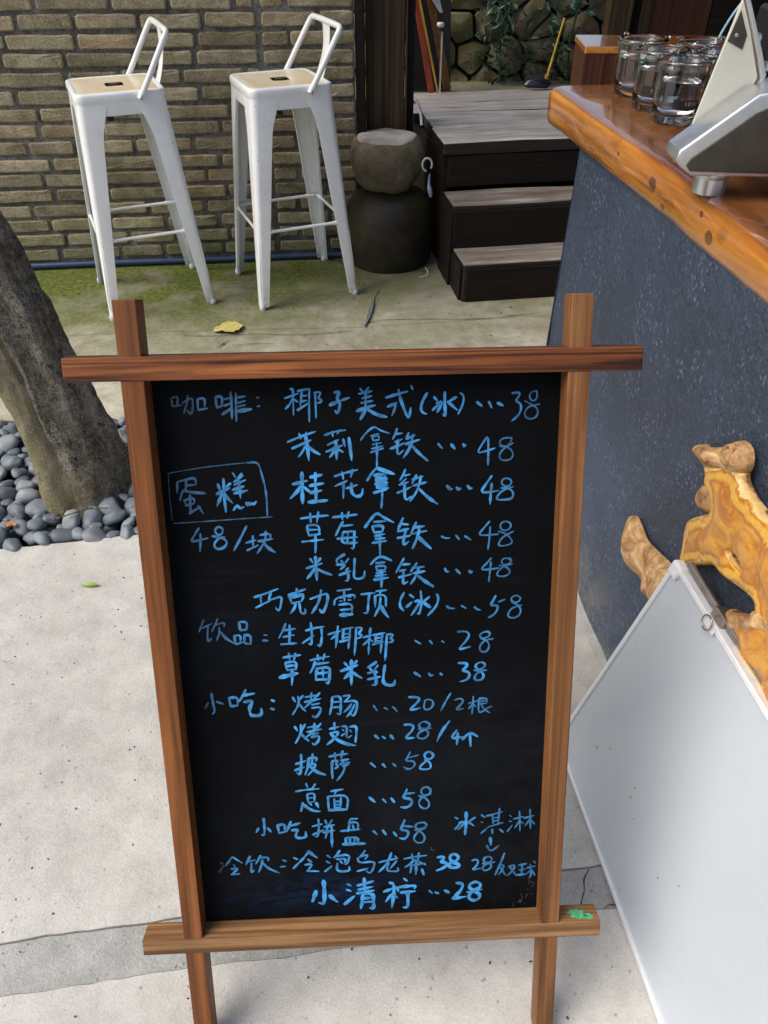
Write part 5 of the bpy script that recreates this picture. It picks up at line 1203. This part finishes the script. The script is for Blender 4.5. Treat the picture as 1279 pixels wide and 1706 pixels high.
# deeper pebbles nobody could pick out
bm = bmesh.new()
for _ in range(420):
    x = rp.uniform(-1.70, -.58); y = rp.uniform(front(x)+.03, 2.0); r_ = rp.uniform(.022, .034)
    if (Vector((x, y))-Vector((-.81, 1.70))).length < .13: continue
    Mx = Matrix.Translation((x, y, -.042+rp.uniform(-.01, .008))) @ Matrix.Rotation(rp.uniform(0, 6), 4, 'Z') @ Matrix.Rotation(rp.uniform(-.5, .5), 4, 'X') @ Matrix.Diagonal((r_, r_*.8, r_*.55, 1))
    bmesh.ops.create_icosphere(bm, subdivisions=2, radius=1, matrix=Mx)
tag(put('pebble_bed', from_bm(bm), 'pebble', smooth=180), 'lower layer of grey pebbles filling the bed', 'pebbles', kind='stuff')

# ============================================================ FALLEN LEAVES
def leaf_mesh(L, Wd, curl, seed, lobes=0.):
    bm = bmesh.new(); r_ = random.Random(seed); rows = []
    for i in range(13):
        t = i/12; w = Wd*math.sin(PI*min(1, t*.96+.02))**.75*(1+lobes*noise.noise(Vector((t*6, seed, 0)))); row = []
        for j in range(7):
            s_ = j/3-1; row.append(bm.verts.new(((t-.5)*L, s_*w, curl*(s_*s_)*(.5+noise.noise(Vector((t*3, s_, seed))))+curl*.6*math.sin(t*3))))
        rows.append(row)
    for A, B in zip(rows[:-1], rows[1:]):
        for j in range(6): bm.faces.new((A[j], A[j+1], B[j+1], B[j]))
    bmesh.ops.recalc_face_normals(bm, faces=bm.faces[:]); bmesh.ops.solidify(bm, geom=bm.faces[:], thickness=.0006)
    return from_bm(bm)
def leaf(x, y, a, L, Wd, curl, mat, seed, label, lob=.5, z=.004):
    t = thing('fallen_leaf', label, 'leaf', (x, y, z), a)
    put('leaf_blade', leaf_mesh(L, Wd, curl, seed, lob), mat, t, smooth=180)
    put('leaf_stalk', tube_mesh([(-L/2, 0, .001), (-L*.66, .003, .002)], .0009, 6), mat, t)
leaf(-.581, 2.648, .35, .115, .040, .010, 'yellowleaf', 3, 'broad yellow leaf on the paving between the stools and the sign', .8)
leaf(-.703, 1.299, .05, .040, .0055, .004, 'greenleaf', 5, 'small narrow green leaf on the pale concrete left of the sign', .2)
leaf(-.968, 1.505, -.2, .034, .010, .006, 'brownleaf', 6, 'curled orange-brown leaf among the pebbles at the far left', .6, .018)
leaf(-.292, .470, .9, .014, .003, .002, 'brownleaf', 7, 'tiny brown leaf scrap on the concrete below the sign', .6)
tw = smooth_path([(-.862, 1.515, .026), (-.82, 1.53, .034), (-.775, 1.555, .036), (-.73, 1.56, .030)], 2)
tag(put('twig', tube_mesh(tw, .0022, 8), 'bark', smooth=180), 'thin grey twig lying on the pebbles in front of the trunk', 'twig')

# ============================================================ GLASSES
def make_glass():
    t = thing('tumbler', 'x', 'glass')
    out = [(0, 0), (.030, 0), (.0345, .003), (.0365, .010), (.0375, .030), (.0385, .066), (.0400, .078), (.0425, .082), (.0430, .086), (.0415, .088)]
    inn = [(.0385, .088), (.0365, .084), (.0355, .066), (.0345, .030), (.0330, .018), (.0280, .013), (0, .012)]
    put('glass_body', lathe(out+inn, 48), 'glass', t, smooth=60)
    put('water', lathe([(0, .0125), (.0276, .0135), (.0326, .0182), (.0341, .030), (.0350, .060), (0, .0600)], 48), 'water', t, smooth=40)
    # dark printed band with a row of small pale marks
    bm = bmesh.new(); A = []
    for i in range(19):
        a = -2.05+1.15*i/18; z0 = .026-.004*math.sin(PI*i/18); z1 = .038-.001*i/18
        A.append([bm.verts.new((r0*math.cos(a), r0*math.sin(a), z)) for z, r0 in ((z0, .03765), (z1, .0380))])
    for a, b in zip(A[:-1], A[1:]): bm.faces.new((a[0], b[0], b[1], a[1]))
    pb = put('printed_band', from_bm(bm), 'label', t, smooth=180)
    bm = bmesh.new()
    for i in range(5):
        a = -1.55+.115*i; r0 = .0382
        for (da, z0, z1) in ((0, .029, .035), (.035, .029, .035)) if i % 2 else ((0, .029, .035), (.02, .0325, .035)):
            q = [bm.verts.new((r0*math.cos(a+da+e), r0*math.sin(a+da+e), z)) for e, z in ((0, z0), (.012, z0), (.012, z1), (0, z1))]; bm.faces.new(q)
    put('printed_mark', from_bm(bm), 'gold', t)
    # pouring notches on the rim
    for a in (2.6, 5.4, 1.2): put('rim_notch', box(.009, .006, .004, .0012, 2, org=(.0415, 0, .0885)), 'glass', t, WM[t.name] @ Matrix.Rotation(a, 4, 'Z'))
    return t
gl = make_glass()
for i, (x, y, a, lb) in enumerate(((.556, 1.615, 0., 'front glass tumbler of the cluster on the counter with a black printed band'),
        (.545, 1.722, -.5, 'clear glass tumbler just behind and left of the front one'),
        (.538, 1.850, .9, 'left rear glass tumbler nearest the far edge of the counter'),
        (.645, 1.690, .6, 'right glass tumbler half hidden by the cream payment stand'),
        (.655, 1.815, 1.4, 'rear right glass tumbler at the back of the cluster'))):
    o = gl if i == 0 else copy_tree(gl); o.location = (x, y, .9502); o.rotation_euler = (0, 0, a); o.scale = (1.2, 1.2, 1.2); tag(o, lb, 'glass', 'glass tumblers on the counter')

# ============================================================ PAYMENT STAND
pos = thing('payment_terminal', 'silver and cream payment stand on a round metal foot at the counter edge', 'payment terminal', (.485, 1.19, .950))
put('foot', lathe([(0, 0), (.0235, 0), (.024, .002), (.0235, .022), (.0265, .025), (.0275, .030), (.026, .034), (0, .035)], 40), 'silver', pos, smooth=40)
y0 = 1.150
prof = [(.417, .999), (.409, 1.008), (.411, 1.020), (.500, 1.090), (.512, 1.092), (.63, 1.16), (.68, 1.16), (.68, .985), (.60, .985), (.548, .985), (.436, .986)]
def wedge(name, P, ya, yb, mat, bev): 
    me = prism(P, 0, abs(yb-ya), bev, 3)
    return put(name, me, mat, pos, frame_mat((0, max(ya, yb), 0), (1, 0, 0), (0, 0, 1), (0, -1, 0)), smooth=40)
wedge('housing', prof, y0-.012, y0+.045, 'silver', .004)
ins = [(.431, .9935), (.424, 1.001), (.428, 1.010), (.502, 1.068), (.516, 1.074), (.62, 1.135), (.67, 1.14), (.67, .990), (.60, .990), (.548, .990)]
wedge('underside', ins, y0-.0145, y0-.004, 'posdark', .001)
cre = [(.4695, 1.190), (.440, 1.030), (.500, 1.075), (.512, 1.082), (.516, 1.100), (.504, 1.125), (.488, 1.158)]
wedge('cream_panel', [(x, z) for x, z in cre], y0+.047, y0+.053, 'cream', .001)
wedge('panel_frame', [(.4695, 1.193), (.505, 1.128), (.5185, 1.100), (.5150, 1.082), (.5225, 1.086), (.5245, 1.104), (.510, 1.132), (.4745, 1.194)], y0+.040, y0+.055, 'silver', .001)
wedge('dark_corner', [(.4700, 1.178), (.462, 1.143), (.4845, 1.133), (.4860, 1.150)], y0+.0455, y0+.0485, 'posdark', .0005)
for x, z in ((.4985, 1.146), (.522, 1.112)): put('knob', lathe([(0, .008), (.006, .007), (.0075, 0), (0, -.001)], 16), 'silver', pos, frame_mat((x, y0+.05, z), (0, 1, 0), (0, 0, 1), (1, 0, 0)), smooth=40)
put('screw', lathe([(0, .0016), (.0022, .0012), (.0028, 0)], 12), 'metal', pos, frame_mat((.4715, y0+.0445, 1.150), (1, 0, 0), (0, 0, 1), (0, -1, 0)), smooth=40)
put('back_case', box(.20, .06, .16, .012, 3, org=(.62, y0+.09, 1.10)), 'black', pos, Matrix())
# clear cover with a pale blue rim beyond the glasses
cv = thing('acrylic_cover', 'clear curved cover with a pale blue rim behind the payment stand', 'cover', (.78, 1.9, .950))
arc = smooth_path([(.705, 1.90, .952), (.705, 1.90, 1.02), (.722, 1.90, 1.075), (.752, 1.90, 1.125), (.80, 1.90, 1.155), (.90, 1.90, 1.16), (.97, 1.90, 1.10), (.98, 1.90, .952)], 3)
put('cover_rim', tube_mesh(arc, .0028, 8), 'blueedge', cv, Matrix(), smooth=60)
put('cover_panel', prism([(p.x, p.z) for p in arc], 0, .003), 'acrylic', cv, frame_mat((0, 1.905, 0), (1, 0, 0), (0, 0, 1), (0, -1, 0)))
bx = thing('counter_machine', 'black bar machine with round silver knobs at the far right of the counter', 'machine', (1.0, 1.55, .95))
put('casing', box(.30, .30, .36, .02, 3, org=(.99, 1.60, 1.131)), 'black', bx, Matrix())
for x, z in ((.86, 1.14), (.87, 1.05)): put('control_knob', lathe([(0, .02), (.012, .018), (.015, 0), (0, -.001)], 20), 'silver', bx, frame_mat((x, 1.448, z), (1, 0, 0), (0, 0, 1), (0, -1, 0)), smooth=40)

# ============================================================ CLUTTER BY THE DECK
def board(name, label, cat, p0, p1, w, t_, mat, extra=None):
    p0, p1 = Vector(p0), Vector(p1); d = (p0-p1); L = d.length; d.normalize(); s_ = Vector((0, 1, 0)).cross(d).normalized(); n_ = d.cross(s_)
    th = thing(name, label, cat, p1); put('board', box(L, w, t_, .002, 2), mat, th, frame_mat((p0+p1)/2, d, s_, n_)); return th
bq = board('leaning_board', 'orange-edged wooden board leaning beside the post behind the deck', 'board', (.13, 4.30, 1.2), (.315, 4.26, .50), .035, .05, 'orangeboard')
bq2 = board('leaning_board', 'red and grey painted board leaning against the dark panel near the post', 'board', (.11, 4.24, 1.05), (.235, 4.20, .48), .03, .03, 'redpaint')
bq3 = board('bamboo_pole', 'yellow-tipped pole leaning in the corner by the post', 'pole', (.125, 4.19, 1.02), (.262, 4.16, .50), .010, .010, 'yellowstick')
bq4 = board('dark_panel', 'flat black panel standing in the corner between post and stones', 'panel', (.20, 4.40, 1.3), (.24, 4.40, .46), .20, .02, 'black')
lt = thing('brush', 'white bristled brush with a round white cap hanging by the stone wall', 'brush', (.265, 4.30, .80))
bm = bmesh.new(); r_ = random.Random(3)
for _ in range(70):
    a = r_.uniform(0, 6.3); e = r_.uniform(0, .022); p = Vector((.262, 4.16, .83)); q = p+Vector((-.07+math.cos(a)*e*1.6, math.sin(a)*e, .13+r_.uniform(-.02, .02))); s_ = Vector((.0012, 0, .0008))
    bm.faces.new([bm.verts.new(v) for v in (p-s_+Vector((math.cos(a)*.006, 0, 0)), p+s_+Vector((math.cos(a)*.006, 0, 0)), q+s_, q-s_)])
put('bristles', from_bm(bm), 'whitething', lt, Matrix())
put('cap', lathe([(0, .010), (.014, .008), (.018, 0), (.013, -.010), (0, -.012)], 20), 'whitething', lt, Matrix.Translation((.259, 4.12, .788)), smooth=60)
sp = thing('coiled_cord', 'pale coiled cord hanging beside the leaning boards', 'cord', (.27, 4.13, .50))
hel = [(.268+.0045*math.cos(i*.9), 4.13+.0045*math.sin(i*.9), .50+i*.0013) for i in range(200)]
put('coil', tube_mesh(hel, .0011, 5), 'whitething', sp, Matrix(), smooth=180)
br = thing('broom', 'yellow-handled brush with a dark blue head resting on the deck', 'broom', (.76, 4.25, .50))
put('handle', tube_mesh([(.805, 4.28, .548), (.862, 4.32, .79)], [.0065, .0048], 10), 'yellowstick', br, Matrix(), smooth=60)
bb = lathe([(0, -.016), (.050, -.014), (.062, .0), (.050, .018), (.02, .028), (0, .03)], 28, jit=.004)
put('head', bb, 'navy', br, Matrix.Translation((.755, 4.25, .522)) @ Matrix.Diagonal((1.15, .5, 1, 1)), smooth=60)
put('collar', lathe([(0, -.01), (.010, -.008), (.010, .012), (0, .014)], 12), 'copper', br, Matrix.Translation((.803, 4.275, .545)), smooth=60)
rg = thing('hook_ring', 'white ring hook fixed to the side of the deck by the stone drum', 'hook', (.168, 3.30, .42))
put('ring', tube_mesh([(.170+.019*math.cos(a), 3.19, .438+.024*math.sin(a)) for a in [2*PI*i/28-.6 for i in range(24)]], .004, 10), 'greyring', rg, Matrix(), smooth=60)
cl = lathe([(0, -.035), (.008, -.032), (.013, -.015), (.011, .006), (.005, .025), (.003, .05), (0, .06)], 18, jit=.014, seed=4)
cl.transform(Matrix.Translation((.185, 3.20, .345)))
tag(put('cloth_scrap', cl, 'bluecloth'), 'crumpled blue cloth hanging under the white ring hook', 'cloth')
ap = smooth_path([(.134, 3.75, .56), (.150, 3.74, .54), (.165, 3.73, .50), (.168, 3.71, .46)], 2)
tag(put('plastic_strap', tube_mesh(ap, .007, 8), 'whitething', smooth=60), 'pale strap hanging on the post beside the deck corner', 'strap')
ap = smooth_path([(.175, 3.16, .035), (.188, 3.15, .02), (.180, 3.14, .006), (.150, 3.13, .004)], 2)
tag(put('wire', tube_mesh(ap, .0016, 6), 'whitething', smooth=60), 'short bent wire on the ground at the foot of the dark jar', 'wire')

# grit and crumbs on the paving, nothing one could count
bm = bmesh.new(); rg_ = random.Random(17)
for _ in range(420):
    if _ < 260: x, y = rg_.uniform(-1.1, .42), rg_.uniform(.30, 1.45)
    else: x, y = rg_.uniform(-1.2, .5), rg_.uniform(2.2, 3.2)
    if y > 1.25 and x < -.5 and y > 1.432+(x+.972)*.157-.02: continue
    r_ = rg_.uniform(.0006, .0019)*(1.6 if _ >= 260 else 1)
    Mx = Matrix.Translation((x, y, r_*.5+.001)) @ Matrix.Rotation(rg_.uniform(0, 6), 4, 'Z') @ Matrix.Diagonal((r_*rg_.uniform(1, 2.2), r_, r_*.7, 1))
    bmesh.ops.create_icosphere(bm, subdivisions=1, radius=1, matrix=Mx)
tag(put('grit', from_bm(bm), 'crack'), 'dark grit and crumbs scattered on the paving', 'grit', kind='stuff')
